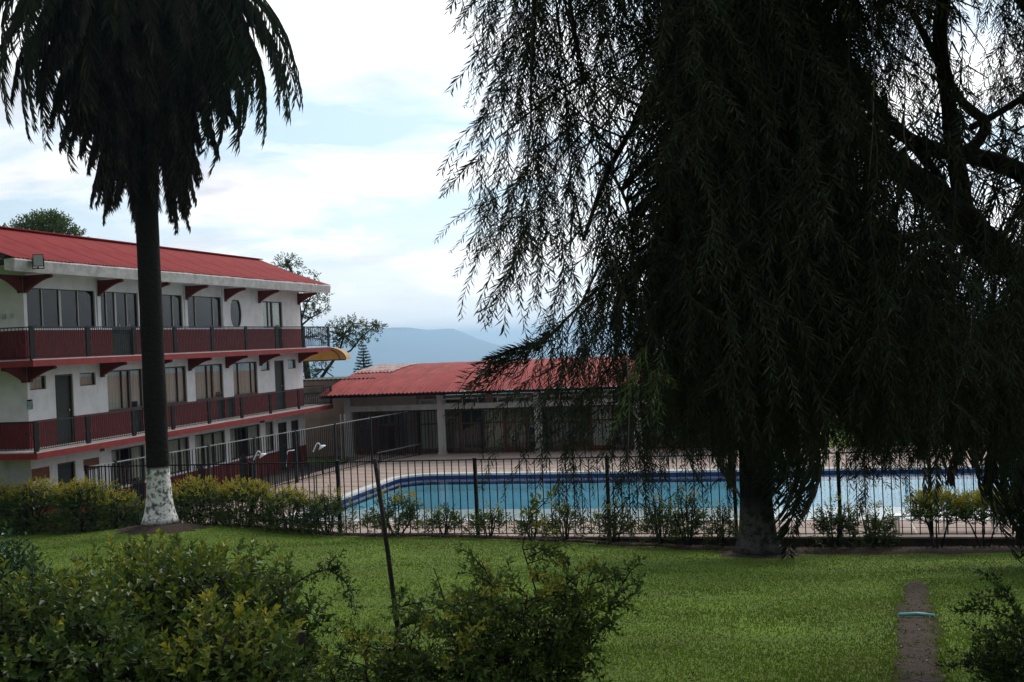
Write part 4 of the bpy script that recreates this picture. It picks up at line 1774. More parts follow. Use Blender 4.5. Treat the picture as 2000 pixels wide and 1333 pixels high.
    for i in range(n):
        x_ = -.95 + i * w_
        inst('roof_sheet', a1[1 if i in (5, 9, 10, 14, 17) else 0], roof, (x_, 0, .008 * (i % 2)))
        inst('roof_sheet', a2, roof, (x_, 0, .008 * (i % 2)))
        if i in (0, 1):
            inst('roof_sheet', pale, roof, (x_, 0, .05), label='pale rusty sheet lying over the left end')
    # white double downpipe at the left corner
    o = MB().tube([(.30, -1.2, 0), (.30, -1.2, 2.0)], .035, 8).tube([(.12, -1.2, 0), (.12, -1.2, 2.0)], .035, 8).build('downpipe', M_['column'], e)


build_pavilion()


# ------------------------------------------------------------------ pool showers / lamps
def shower(x, ytop, d, label, kind=0):
    foot = at(x, 955, d)
    g = hz(foot.x, foot.y)
    zt = at(x, ytop, d).z
    e = empty('pool_shower' if kind == 0 else 'pipe_stand', label, 'shower' if kind == 0 else 'pipe', (foot.x, foot.y, g), 0)
    h = zt - g
    if kind == 0:
        MB().tube([(0, 0, 0), (0, 0, h - .28)], .022, 8).build('pole', M_['grey'], e)
        MB().tube([(0, 0, h - .29), (.10, 0, h - .09), (.15, 0, h - .01), (.19, 0, h), (.23, 0, h - .04), (.26, 0, h - .09)], .019, 8).build('arm', M_['white'], e, smooth=True)
        b = MB()
        pts, R = [], []
        for k in range(7):
            t = k / 6
            pts.append((.27 + .05 * t, 0, h - .08 - .085 * t))
            R.append(.02 + .115 * math.sin(t * math.pi / 2))
        b.tube(pts, R, 16)
        o = b.build('shower_head', M_['white'], e, smooth=True)
        MB().tube([(.326, 0, h - .172), (.330, 0, h - .178)], [.085, .07], 12).build('nozzle', M_['grey'], o)
    else:
        MB().tube([(0, 0, 0), (0, 0, h - .03)], .022, 8).build('pole', M_['grey'], e)
        MB().tube([(-.02, 0, h - .52), (.01, 0, h - .05), (.05, 0, h), (.26, 0, h + .015)], .017, 8).build('arm', M_['white'], e, smooth=True)
    return e


shower(497, 882, 36.0, 'white gooseneck shower head on a pole, the left and lower of the two')
shower(614, 866, 37.0, 'white gooseneck shower head on a pole, the right and higher of the two')
shower(563, 881, 37.5, 'thin pale pipe stand with a short white crossbar between the two showers', 1)


# white bench behind the fence at right
def build_bench():
    A = at_z(1752, 1040, .02)
    B = at_z(1952, 1036, .02)
    d = B - A
    e = empty('poolside_bench', 'long low white bench on the near deck behind the right hedge', 'bench', A, math.atan2(d.y, d.x))
    L = d.length
    for s in (0.05, L / 2, L - .05):
        l = MB()
        l.bar((s, 0, 0), (s, .03, .36), .045)
        l.bar((s, .36, 0), (s, .33, .36), .045)
        l.box(s - .02, s + .02, .03, .33, .30, .36)
        l.build('leg', M_['white'], e)
    for k in range(3):
        MB().box(-.1, L + .1, .0 + .125 * k, .11 + .125 * k, .362, .392).build('slat', M_['white'], e)


build_bench()


# ------------------------------------------------------------------ plants
def unit(n, rng=RNG):
    v = rng.normal(size=(n, 3))
    return v / np.linalg.norm(v, axis=1, keepdims=True)


def sprigs(m, P, D, nl, leaf, wr, tint, rng, spread=.9, slen=None):
    """rosette sprigs: stem at P going D with nl leaves around it; all arrays"""
    n = len(P)
    slen = slen if slen is not None else leaf * 1.6
    up_ = np.array([0, 0, 1.0])
    D = D / (np.linalg.norm(D, axis=1, keepdims=True) + 1e-9)
    A = np.cross(D, np.where(np.abs(D[:, 2:3]) > .9, np.array([[1., 0, 0]]), np.array([[0, 0, 1.]])))
    A /= np.linalg.norm(A, axis=1, keepdims=True) + 1e-9
    B = np.cross(D, A)
    ph = rng.random(n) * 6.28
    for k in range(nl):
        t = (k + .3) / nl
        ang = ph + k * 2.4
        rad = A * np.cos(ang)[:, None] + B * np.sin(ang)[:, None]
        out = spread * (1.1 - .75 * t)
        dd = D * (.45 + .6 * t) + rad * out + rng.normal(size=(n, 3)) * .15
        pos = P + D * (slen * t)
        sz = leaf * (1.0 - .25 * t) * rng.uniform(.7, 1.15, n)
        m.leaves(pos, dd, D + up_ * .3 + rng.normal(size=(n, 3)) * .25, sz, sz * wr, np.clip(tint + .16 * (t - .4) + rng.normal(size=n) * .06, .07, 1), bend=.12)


def fbm(P, s, rng_seed=0):
    """cheap lumpy noise"""
    r = np.random.default_rng(rng_seed)
    v = np.zeros(len(P))
    for k in range(7):
        w = r.normal(size=3) * s * (1 + k * .5)
        v += np.sin(P @ w + r.random() * 6.28) / (1 + k * .35)
    return v / 3


def make_bush(name, label, cat, base, rx, ry, h, n, leaf, seed, matn='bush', group=None, stems=6, hollow=.45, yellow=.5, nl=7, wr=.5, flat=1.0, open_=0.0, zlow=.12, scale_noise=1.6, shoots=0):
    """a shrub: stems fanning from the foot, sprigs of leaves in lumpy shells"""
    rng = np.random.default_rng(seed)
    e = empty(name, label, cat, base, 0, group)
    # candidate points in a dome
    k = int(n * 3.0)
    U = unit(k, rng)
    U[:, 2] = np.abs(U[:, 2]) * 1.0 - zlow * rng.random(k)
    rr = rng.uniform(hollow, 1.0, k) ** .6
    P = U * rr[:, None]
    lump = fbm(P * np.array([rx, ry, h * .6]), scale_noise * 2.2, seed)
    P = P * (1 + .16 * lump[:, None])
    if flat < 1:
        P[:, 2] = np.sign(P[:, 2]) * np.abs(P[:, 2]) ** flat
    gaps = fbm(P * np.array([rx, ry, h]), scale_noise * 3.5, seed + 1)
    keep = gaps > (-.9 + open_ * 1.2)
    P, U, rr = P[keep][:n], U[keep][:n], rr[keep][:n]
    W = P * np.array([rx, ry, h * .62]) + np.array([0, 0, h * .38])
    ok = W[:, 2] > 0.03
    W, U, P = W[ok], U[ok], P[ok]
    D = U * np.array([1, 1, .8]) + np.array([0, 0, .55]) + rng.normal(size=U.shape) * .35
    hf = W[:, 2] / h
    outer = np.linalg.norm(P, axis=1)
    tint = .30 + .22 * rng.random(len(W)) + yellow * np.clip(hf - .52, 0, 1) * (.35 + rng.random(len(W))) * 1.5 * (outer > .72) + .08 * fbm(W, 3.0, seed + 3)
    tint = np.where(rng.random(len(W)) < .07 * yellow, tint + .25, tint)
    f = MB()
    sprigs(f, W, D, nl, leaf, wr, tint, rng)
    # woody stems
    s = MB()
    tips = []
    for i in range(stems):
        a = 2 * math.pi * i / stems + rng.uniform(-.4, .4)
        r0 = rng.uniform(.25, .75)
        tip = Vector((rx * r0 * math.cos(a), ry * r0 * math.sin(a), h * rng.uniform(.5, .85)))
        b0 = Vector((rx * .08 * math.cos(a), ry * .08 * math.sin(a), -.05))
        mid = b0.lerp(tip, .5) + Vector((rng.uniform(-.1, .1) * rx, rng.uniform(-.1, .1) * ry, h * .08))
        rad = .012 + .010 * h
        s.tube([b0, mid.lerp(b0, .5), mid, mid.lerp(tip, .6), tip], [rad, rad * .85, rad * .7, rad * .5, rad * .3], 6, tint=0.0)
        tips += [b0.lerp(mid, .7), mid, mid.lerp(tip, .5), tip]
    T = np.array([tuple(t) for t in tips])
    sel = rng.choice(len(W), size=min(len(W), max(40, len(W) // 3)), replace=False)
    Ws = W[sel]
    dd = np.linalg.norm(Ws[:, None, :] - T[None], axis=2) + np.maximum(0, T[None, :, 2] - Ws[:, None, 2]) * 2
    A = T[np.argmin(dd, axis=1)]
    mid = (A + Ws) / 2 + rng.normal(size=A.shape) * .03 * h + np.array([0, 0, .03 * h])
    s.segs(A, mid, .006 * max(.6, h), .004, 3, 0.0)
    s.segs(mid, Ws, .004, .002, 3, 0.0)
    for i in range(shoots):
        a = rng.uniform(0, 6.28)
        b0 = Vector((rx * .7 * math.cos(a), ry * .7 * math.sin(a), h * .8))
        tp = b0 + Vector((math.cos(a) * .15, math.sin(a) * .1, rng.uniform(.12, .3)))
        s.tube([b0, tp], [.005, .002], 4, tint=0)
        nn = 5
        PP = np.array([tuple(b0.lerp(tp, (j + 1) / nn)) for j in range(nn)])
        sprigs(f, PP, np.tile(np.array([[0, 0, 1.0]]), (nn, 1)), 5, leaf, wr, np.full(nn, .7 + .3 * yellow), rng)
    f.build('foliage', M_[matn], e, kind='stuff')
    s.build('stem', M_['bark'], e)
    return e


def long_spray(m, s, pts, leaf, rng, tint=.3, wr=.5, step=.05, nl=4):
    """a thin branch through pts with sprigs along it"""
    pts = [Vector(p) for p in pts]
    P, D = [], []
    for a, b_ in zip(pts[:-1], pts[1:]):
        L = (b_ - a).length
        for k in range(max(1, int(L / step))):
            P.append(tuple(a.lerp(b_, (k + rng.random()) / max(1, int(L / step)))))
            D.append(tuple((b_ - a).normalized() + Vector(rng.normal(size=3)) * .6))
    s.tube(pts, [.0055 * (1 - .7 * i / (len(pts) - 1)) for i in range(len(pts))], 5, tint=0)
    P, D = np.array(P), np.array(D)
    sprigs(m, P, D, nl, leaf, wr, np.full(len(P), tint) + rng.random(len(P)) * .2, rng)


# hedge shrubs in front of the near fence, left to right: (pixel x of centre, pixel half width, top y, foot y, kind)
HEDGE = [
    (-15, 60, 950, 1022, 'd', 'clipped hedge bush cut by the left edge of the view, below the end wall'),
    (70, 62, 944, 1030, 'd', 'clipped yellow-green hedge bush below the orange boarded window, left end'),
    (165, 62, 942, 1030, 'd', 'clipped yellow-topped hedge bush directly left of the whitewashed palm foot, under the boarded doorway'),
    (232, 36, 962, 1028, 'd', 'smaller rounded hedge bush thinning out just left of the palm'),
    (272, 22, 972, 1026, 's', 'tiny shrub squeezed behind the left side of the palm foot'),
    (385, 60, 943, 1038, 'd', 'tall clipped hedge bush directly right of the whitewashed palm foot'),
    (480, 62, 943, 1042, 'd', 'clipped yellow-topped hedge bush below the left shower'),
    (565, 48, 958, 1046, 'd', 'looser hedge bush below the right shower'),
    (640, 52, 962, 1047, 'm', 'loose hedge bush wrapped round the grey fence post'),
    (775, 70, 955, 1050, 's', 'upright open shrub behind the leaning pole'),
    (868, 42, 978, 1050, 's', 'thin twiggy shrub with small tufts left of the second fence post'),
    (955, 46, 985, 1050, 's', 'thin twiggy shrub at the foot of the second fence post'),
    (1040, 34, 990, 1050, 's', 'small sparse shrub behind the top of the centre bush'),
    (1105, 40, 972, 1050, 's', 'sparse shrub with one bright tuft right of the centre bush'),
    (1200, 52, 978, 1049, 's', 'sparse spreading shrub below the third fence post'),
    (1290, 40, 962, 1049, 's', 'narrow upright shrub below the longest hanging strands'),
    (1345, 44, 946, 1048, 's', 'taller bare-legged shrub with a leafy top left of the big trunk'),
    (1410, 30, 975, 1048, 's', 'small shrub touching the left side of the big trunk'),
    (1632, 44, 965, 1055, 's', 'sparse shrub behind the hanging palm leaf right of the trunk'),
    (1705, 44, 972, 1056, 's', 'sparse low shrub left of the white bench'),
    (1832, 62, 960, 1076, 'f', 'flat-topped bush on two bare stems in front of the white bench'),
    (1925, 60, 962, 1078, 'f', 'flat-topped bush under the drooping palm leaf tips at the right'),
    (2010, 50, 958, 1078, 'f', 'flat-topped bush cut by the right edge of the view'),
]
for i, (x, hw, yt, yb, kind, lab) in enumerate(HEDGE):
    # stand just in front of the fence
    u, v = px(x, yb)
    # solve depth where the ray plane x meets a line 0.45 m in front of the fence
    Y = 30.0
    for _ in range(20):
        Y = fence_y(u * Y) - (.55 if kind in 'df' else .35)
    X = u * Y
    gz = hz(X, Y)
    ztop = at(x, yt, Y).z
    h = max(.5, ztop - gz) * (1.10 if kind in 'dm' else 1.0)
    rx = hw / FPX * Y
    dens = {'d': 1050, 'm': 720, 's': 330, 'f': 760}[kind]
    n = int(dens * rx * h * 1.25)
    if kind == 'd':
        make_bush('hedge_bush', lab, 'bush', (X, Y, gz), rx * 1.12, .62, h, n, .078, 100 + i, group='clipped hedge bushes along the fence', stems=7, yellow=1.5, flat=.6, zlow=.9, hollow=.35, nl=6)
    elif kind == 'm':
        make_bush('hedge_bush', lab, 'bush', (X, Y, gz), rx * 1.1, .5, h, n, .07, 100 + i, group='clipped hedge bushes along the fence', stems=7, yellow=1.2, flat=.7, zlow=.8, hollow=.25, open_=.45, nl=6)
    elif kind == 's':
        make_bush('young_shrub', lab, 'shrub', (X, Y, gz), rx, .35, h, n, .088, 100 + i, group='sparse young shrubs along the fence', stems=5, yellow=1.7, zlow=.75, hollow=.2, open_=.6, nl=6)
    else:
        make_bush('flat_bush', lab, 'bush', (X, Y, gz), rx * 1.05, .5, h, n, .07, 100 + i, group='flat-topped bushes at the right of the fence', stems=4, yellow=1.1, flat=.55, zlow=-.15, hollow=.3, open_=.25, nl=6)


def open_bush(name, label, x, ytop, hw, d, n_stem, seed, leaf=.05, tint=.36, base_dx=0.0, group=None, cat='bush'):
    """airy shrub: forked stems carrying leafy sprays, space between them"""
    rng = np.random.default_rng(seed)
    c = at(x, ytop, d)
    g = hz(c.x + base_dx, d)
    H = c.z - g
    Rr = hw / FPX * d
    e = empty(name, label, cat, (c.x + base_dx, d, g), 0, group)
    f, s = MB(), MB()
    for i in range(n_stem):
        a = 2 * math.pi * (i + rng.uniform(-.3, .3)) / n_stem
        rad = rng.uniform(.35, 1.0) * Rr * (.15 if i == 0 else 1)
        hh = H * (1.0 if i == 0 else rng.uniform(.55, .93)) * (1 - .22 * rad / Rr)
        tip = Vector((rad * math.cos(a) - base_dx * .5, rad * .6 * math.sin(a), hh))
        b0 = Vector((.05 * math.cos(a), .05 * math.sin(a), -.05))
        pts = []
        wob = [Vector((rng.normal() * .035, rng.normal() * .035, 0)) for _ in range(7)]
        for k in range(7):
            t = k / 6
            q = b0.lerp(tip, t)
            q.x += (t ** 1.6 - t) * (tip.x - b0.x) * .5
            q.y += (t ** 1.6 - t) * (tip.y - b0.y) * .5
            pts.append(q + (wob[k] if 0 < k < 6 else Vector()))
        s.tube(pts, [.012 * (1 - .78 * k / 6) for k in range(7)], 6, tint=0)
        # sprays
        for j in range(int(rng.integers(12, 17))):
            t = rng.uniform(.30, 1.0)
            k = min(5, int(t * 6))
            q = pts[k].lerp(pts[k + 1], t * 6 - k)
            az = a + rng.uniform(-1.9, 1.9)
            L = rng.uniform(.12, .34) * (1.25 - .45 * t)
            dd = Vector((math.cos(az), math.sin(az) * .8, rng.uniform(-.05, .75))).normalized()
            p2 = q + dd * L * .5 + Vector((0, 0, .02))
            p3 = q + dd * L + Vector((0, 0, rng.uniform(-.04, .05)))
            hf = p3.z / H
            long_spray(f, s, [q, p2, p3], leaf, rng, tint=tint + (.28 if rng.random() < .25 else 0) * (hf > .6) + .12 * (hf - .5), step=.025, nl=5)
    f.build('foliage', M_['bush'], e, kind='stuff')
    s.build('stem', M_['bark'], e)
    return e


for i, (a_, b_, lab) in enumerate(((20.2, 10.5, 'dark shrub beyond the far deck, nearest the pavilion end'), (23.6, 11.0, 'dark shrub beyond the far deck, in the middle of the three'), (27.2, 10.6, 'dark shrub beyond the far deck, rightmost of the three'))):
    q_ = site(a_, b_)
    make_bush('back_shrub', lab, 'shrub', (q_.x, q_.y, hz(q_.x, q_.y)), 2.2, 1.0, 1.5, 700, .13, 400 + i, matn='darkbush', group='dark shrubs beyond the far deck', yellow=.2, zlow=.8)

# foreground bushes
def fg_bush(name, label, x, y_top, hw, d, depth_r, n, leaf, seed, group=None, **kw):
    c = at(x, y_top, d)
    g = hz(c.x, d)
    h = c.z - g
    return make_bush(name, label, 'bush', (c.x, d, g), hw / FPX * d, depth_r, h, n, leaf, seed, group=group, **kw)


G1 = 'leafy bushes in the left foreground'
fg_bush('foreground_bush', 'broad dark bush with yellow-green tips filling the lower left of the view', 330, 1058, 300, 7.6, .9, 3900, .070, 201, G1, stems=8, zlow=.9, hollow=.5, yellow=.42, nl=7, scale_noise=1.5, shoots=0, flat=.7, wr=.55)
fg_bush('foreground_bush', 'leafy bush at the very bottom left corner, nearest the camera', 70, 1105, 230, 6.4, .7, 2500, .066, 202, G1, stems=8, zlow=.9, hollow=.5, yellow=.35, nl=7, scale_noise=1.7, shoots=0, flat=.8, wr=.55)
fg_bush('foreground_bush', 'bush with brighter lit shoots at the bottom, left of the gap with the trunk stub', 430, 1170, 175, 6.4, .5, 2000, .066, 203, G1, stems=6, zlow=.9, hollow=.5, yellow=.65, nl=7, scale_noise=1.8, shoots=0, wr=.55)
open_bush('loose_bush', 'loose low leafy bush at the foot of the leaning pole', 760, 1140, 150, 7.2, 10, 204, .052)
open_bush('centre_bush', 'twiggy open bush standing alone in the centre foreground with a pointed top', 1020, 985, 215, 7.4, 19, 205, .052, tint=.42)
open_bush('low_bush', 'small dense bush between the leaning pole and the centre bush', 905, 1170, 90, 7.0, 7, 215, .05)
fg_bush('glossy_bush', 'bright green rounded bush at the left edge of the lawn', 0, 1024, 82, 13.0, .6, 900, .085, 206, None, matn='darkbush', stems=5, zlow=.8, hollow=.5, yellow=.3, nl=6)
open_bush('corner_bush', 'dark twiggy bush with arching sprays cut by the right edge of the view', 2040, 1140, 150, 7.4, 10, 207, .046, tint=.22)


def spray_thing():
    rng = np.random.default_rng(77)
    for nm, lab, cat, lst in (
        ('trailing_spray', 'thin arching twig with a dark tuft reaching right from the big left bush', 'twig',
         [[(560, 1150, 7.4), (600, 1125, 7.4), (640, 1112, 7.4), (665, 1108, 7.4)], [(640, 1112, 7.4), (648, 1095, 7.4), (656, 1085, 7.4)], [(640, 1112, 7.4), (670, 1130, 7.4), (690, 1165, 7.4), (692, 1190, 7.4)]]),
        ('trailing_spray', 'arching leafy spray leaning left from the bush at the right edge', 'twig',
         [[(2010, 1290, 7.3), (1985, 1200, 7.3), (1965, 1150, 7.3), (1925, 1120, 7.3)], [(1985, 1210, 7.3), (1930, 1190, 7.3), (1875, 1192, 7.3)], [(1970, 1165, 7.3), (1930, 1165, 7.3), (1900, 1175, 7.3)], [(2005, 1250, 7.2), (1960, 1230, 7.2), (1930, 1235, 7.2)]]),
    ):
        m, s = MB(), MB()
        for l in lst:
            long_spray(m, s, [at(*q) for q in l], .045, rng, tint=.30, step=.014, nl=5)
        o = s.build(nm, M_['bark'])
        tag(o, lab, cat)
        m.build('foliage', M_['bush'], o, kind='stuff')


spray_thing()

# stub of a trunk among the left bushes
o = MB().tube([at_z(585, 1330, hz(-1.35, 6.8)) * 1.0, at(588, 1275, 6.9), at(590, 1235, 6.9)], [.035, .03, .02], 8).build('bush_stump', M_['bark'], smooth=True)
tag(o, 'short bare trunk standing in the gap right of the big left bush', 'stump')

# leaning pole
base = at(780, 1185, 12.4)
gb = hz(base.x, base.y)
base = Vector((base.x, base.y, gb))
top = at(732, 897, 12.4)
o = MB().tube([base - Vector((0, 0, .1)), base.lerp(top, .5), top], [.030, .027, .024], 8).build('leaning_pole', M_['bark'], smooth=True)
tag(o, 'dark wooden pole leaning left in the lawn among the foreground bushes', 'pole')

# teal pipe over the path
a, b = ground_at(1756, 1207), ground_at(1826, 1209)
o = MB().tube([a + Vector((0, 0, .035)), a.lerp(b, .5) + Vector((0, 0, .05)), b + Vector((0, 0, .035))], .022, 10).build('teal_pipe', M_['hose'], smooth=True)
tag(o, 'short teal plastic pipe lying across the dirt path', 'pipe')


# ------------------------------------------------------------------ palms
def frond_mesh(kind, seed, length=3.0, leaflets=46, ll=.55, dead=True):
    rng = np.random.default_rng(seed)
    m = MB()
    n = 14
    P = [Vector((0, 0, 0))]
    if kind == 'skirt':
        a0, a1 = math.radians(rng.uniform(5, 25)), math.radians(rng.uniform(-88, -80))
        sharp = .30
    elif kind == 'arch':
        a0, a1 = math.radians(rng.uniform(30, 45)), math.radians(rng.uniform(-80, -62))
        sharp = .85
    else:
        a0, a1 = math.radians(rng.uniform(0, 15)), math.radians(rng.uniform(-86, -76))
        sharp = .6
    for i in range(n):
        t = (i + .5) / n
        k = min(1, (t / sharp)) ** .8
        a = a0 + (a1 - a0) * k
        w = rng.normal() * .02
        P.append(P[-1] + Vector((math.cos(a), w, math.sin(a))) * (length / n))
    R = [.022 * (1 - .85 * i / n) for i in range(n + 1)]
    m.tube(P, R, 4, cap=False, tint=.3)
    PT = np.array([tuple(p) for p in P])
    T = np.linspace(.10, .995, leaflets)
    idx = T * n
    i0 = np.minimum(idx.astype(int), n - 1)
    fr = (idx - i0)[:, None]
    pos = PT[i0] * (1 - fr) + PT[i0 + 1] * fr
    tan = PT[i0 + 1] - PT[i0]
    tan /= np.linalg.norm(tan, axis=1, keepdims=True)
    side = np.array([0, 1.0, 0])
    for sg in (-1, 1):
        for rep in range(2 if dead else 1):
            q = leaflets
            droop = rng.uniform(.7, 1.5, q) if dead else rng.uniform(.15, .45, q)
            dd = tan * rng.uniform(.55, .9, q)[:, None] + side * sg * (rng.uniform(.15, .95, q) if dead else rng.uniform(.6, .85, q))[:, None] + np.array([0, 0, -1.0]) * droop[:, None] + rng.normal(size=(q, 3)) * (.14 if dead else .05)
            L = ll * (np.sin(np.clip(T * 3.0 + .25, 0, 3.0)) * .7 + .35) * rng.uniform(.75, 1.1, q)
            m.leaves(pos + rng.normal(size=(q, 3)) * .012, dd, np.tile(side * sg * .3 + np.array([.6, 0, .5]), (q, 1)), L, np.full(q, .030 if dead else .034), np.clip(rng.normal(.45, .22, q), 0, 1), fold=.15, bend=.10)
    return m.mesh('dead_frond' if dead else 'green_frond', M_['dead' if dead else 'frond'])


SK = [frond_mesh('skirt', 10 + i, 2.5 + .25 * (i % 3), 64, .62, True) for i in range(8)]
SK2 = [frond_mesh('hang', 30 + i, 2.8, 60, .5, True) for i in range(4)]
AR = [frond_mesh('arch', 50 + i, 3.4 + .2 * (i % 3), 62, .62, False) for i in range(6)]


def palm_trunk(name_mat, e, hgt_, r0, rt, flare=.18, fh=.9, lean=(0, 0), bulge=0):
    P, R = [], []
    n = 44
    for i in range(n + 1):
        t = i / n
        z = -.15 + hgt_ * (t ** 1.25)
        P.append((lean[0] * max(z / hgt_, 0) ** 1.5, lean[1] * max(z / hgt_, 0) ** 1.5, z))
        rr = rt + (r0 - rt) * math.exp(-max(z, 0) / fh) + flare * math.exp(-max(z, 0) / .12)
        R.append(rr * (1 + .012 * math.sin(z * 23) + .01 * math.sin(z * 61)))
    return MB().tube(P, R, 28).build('trunk', name_mat, e, smooth=True)


def palm(name, label, pos, height, skirt_lo, n_skirt, r0, rt, whites, seed, skirt_top_out, greens, flare=.12, lean=(0, 0), skm=None, fh=.9, rmin=.3, pale=False):
    rng = random.Random(seed)
    g = hz(pos.x, pos.y)
    e = empty(name, label, 'palm tree', (pos.x, pos.y, g - .02))
    palm_trunk(whites, e, height, r0, rt, lean=lean, flare=flare, fh=fh)
    for i in range(n_skirt):
        t = (i / n_skirt)
        z = skirt_lo + (height - skirt_lo) * (t ** .85)
        az = i * 2.39996 + rng.uniform(-.25, .25)
        out = rmin + (skirt_top_out - rmin) * t ** 1.0
        me = rng.choice(skm or SK)
        sc = rng.uniform(.82, 1.1) * (.72 + .38 * t)
        sx = .35 + 1.15 * out
        lx, ly = lean[0] * (z / height) ** 1.5, lean[1] * (z / height) ** 1.5
        o = inst('dead_frond', me, e, (lx + rt * .8 * math.cos(az), ly + rt * .8 * math.sin(az), z), (rng.uniform(-.15, .15), rng.uniform(-.06, .08), az), (sc * sx, sc * .95, sc))
    for (az, tilt, dz, sc) in greens:
        lx, ly = lean
        inst('green_frond', rng.choice(AR), e, (lx + rt * math.cos(math.radians(az)), ly + rt * math.sin(math.radians(az)), height - .2 + dz), (rng.uniform(-.2, .2), math.radians(tilt), math.radians(az)), sc)
    return e


# left palm: ground .45, skirt hem at z 8.5, crown above the frame
gr = [(az + random.uniform(-10, 10), random.uniform(-25, 25), random.uniform(-.2, .4), random.uniform(.9, 1.15)) for az in range(0, 360, 20)]
gr += [(-2, 22, -.3, 1.55), (-14, 14, -.2, 1.6), (10, 26, -.5, 1.5), (-26, 24, -.4, 1.5), (22, 22, -.4, 1.5), (2, 14, .0, 1.6), (-8, 30, -.7, 1.55), (-12, 22, -.6, 1.5), (8, 30, -.9, 1.45), (-30, 30, -.8, 1.4), (20, 12, -.3, 1.55), (-5, 14, -.2, 1.6), (-20, 36, -1.2, 1.35), (12, 38, -1.4, 1.3), (200, 30, -.7, 1.5), (170, 25, -.6, 1.5), (150, 36, -1.2, 1.4), (188, 18, -.2, 1.6), (215, 26, -.6, 1.5), (180, 38, -1.2, 1.4)]
P1E = palm('skirted_palm', 'tall palm with a thick skirt of dead fronds and a whitewashed foot', PALM1, 14.6, 9.4, 200, .50, .285,
     bark_white('limewashed_palm_bark', 1.56), 3, 1.75, gr, flare=.10, fh=.45, rmin=.95)
_r = random.Random(12)
LONGD = [frond_mesh('hang', 70 + i, 3.6, 78, .55, True) for i in range(4)]
ARD = [frond_mesh('arch', 90 + i, 3.4, 74, .62, True) for i in range(4)]
for i in range(64):
    az = i * 2.39996 + _r.uniform(-.2, .2)
    inst('dead_frond', _r.choice(ARD), P1E, (.25 * math.cos(az), .25 * math.sin(az), 13.4 + 1.3 * (i / 64)), (_r.uniform(-.2, .2), _r.uniform(.10, .85), az), _r.uniform(.85, 1.35))
for i in range(30):
    az = i * 2.39996 + _r.uniform(-.2, .2)
    inst('green_frond', _r.choice(AR), P1E, (.25 * math.cos(az), .25 * math.sin(az), 14.2 + .5 * (i / 30)), (_r.uniform(-.2, .2), _r.uniform(.0, .6), az), _r.uniform(1.1, 1.55))
for i in range(74):
    az = i * 2.39996 + _r.uniform(-.2, .2)
    inst('dead_frond', _r.choice(LONGD), P1E, (.25 * math.cos(az), .25 * math.sin(az), 12.6 + 1.9 * (i / 74)), (_r.uniform(-.15, .15), _r.uniform(-.45, .15), az), _r.uniform(.85, 1.15) * (.75 + .4 * i / 74))

# the palm behind the weeping tree
gr2 = [(az + random.uniform(-10, 10), random.uniform(-10, 30), random.uniform(-.2, .2), random.uniform(.9, 1.2)) for az in range(0, 360, 26)]
gr2 += [(az, random.uniform(48, 66), random.uniform(-4.2, -2.8), random.uniform(.75, 1.0)) for az in (-95, -80, -60, -45, -30, -12, 5, 25, -70, -20)]
gr2 += [(-20, 48, -2.6, 1.15), (-50, 45, -2.9, 1.1), (15, 50, -3.0, 1.15), (-5, 55, -3.6, 1.15), (195, 45, -2.6, 1.0), (-75, 50, -3.6, 1.3), (-35, 60, -4.0, 1.1), (170, 60, -3.4, .9)]
palm('skirted_palm', 'palm with a broad flared trunk standing behind the weeping branches', PALM2, 7.6, 3.3, 170, .54, .34,
     bark_white('faded_limewash_bark', 1.4, .6, base=(.022, .019, .016), white=(.085, .077, .07), patch=.5), 4, 1.5, gr2, flare=.15, fh=.7)
PALM3 = Vector((10.1, 20.5, 0))
gr3 = [(az + random.uniform(-8, 8), random.uniform(5, 40), random.uniform(-1.0, .2), random.uniform(.9, 1.2)) for az in range(0, 360, 17)]
gr3 += [(az, random.uniform(38, 62), -1.1 + random.uniform(-.4, .2), 1.05) for az in range(150, 290, 14)]
palm('low_palm', 'low palm at the right edge whose dark fronds droop over the fence', PALM3, 4.6, 2.9, 60, .34, .26, M_['palm_bark'], 5, 1.7, gr3, fh=.5)


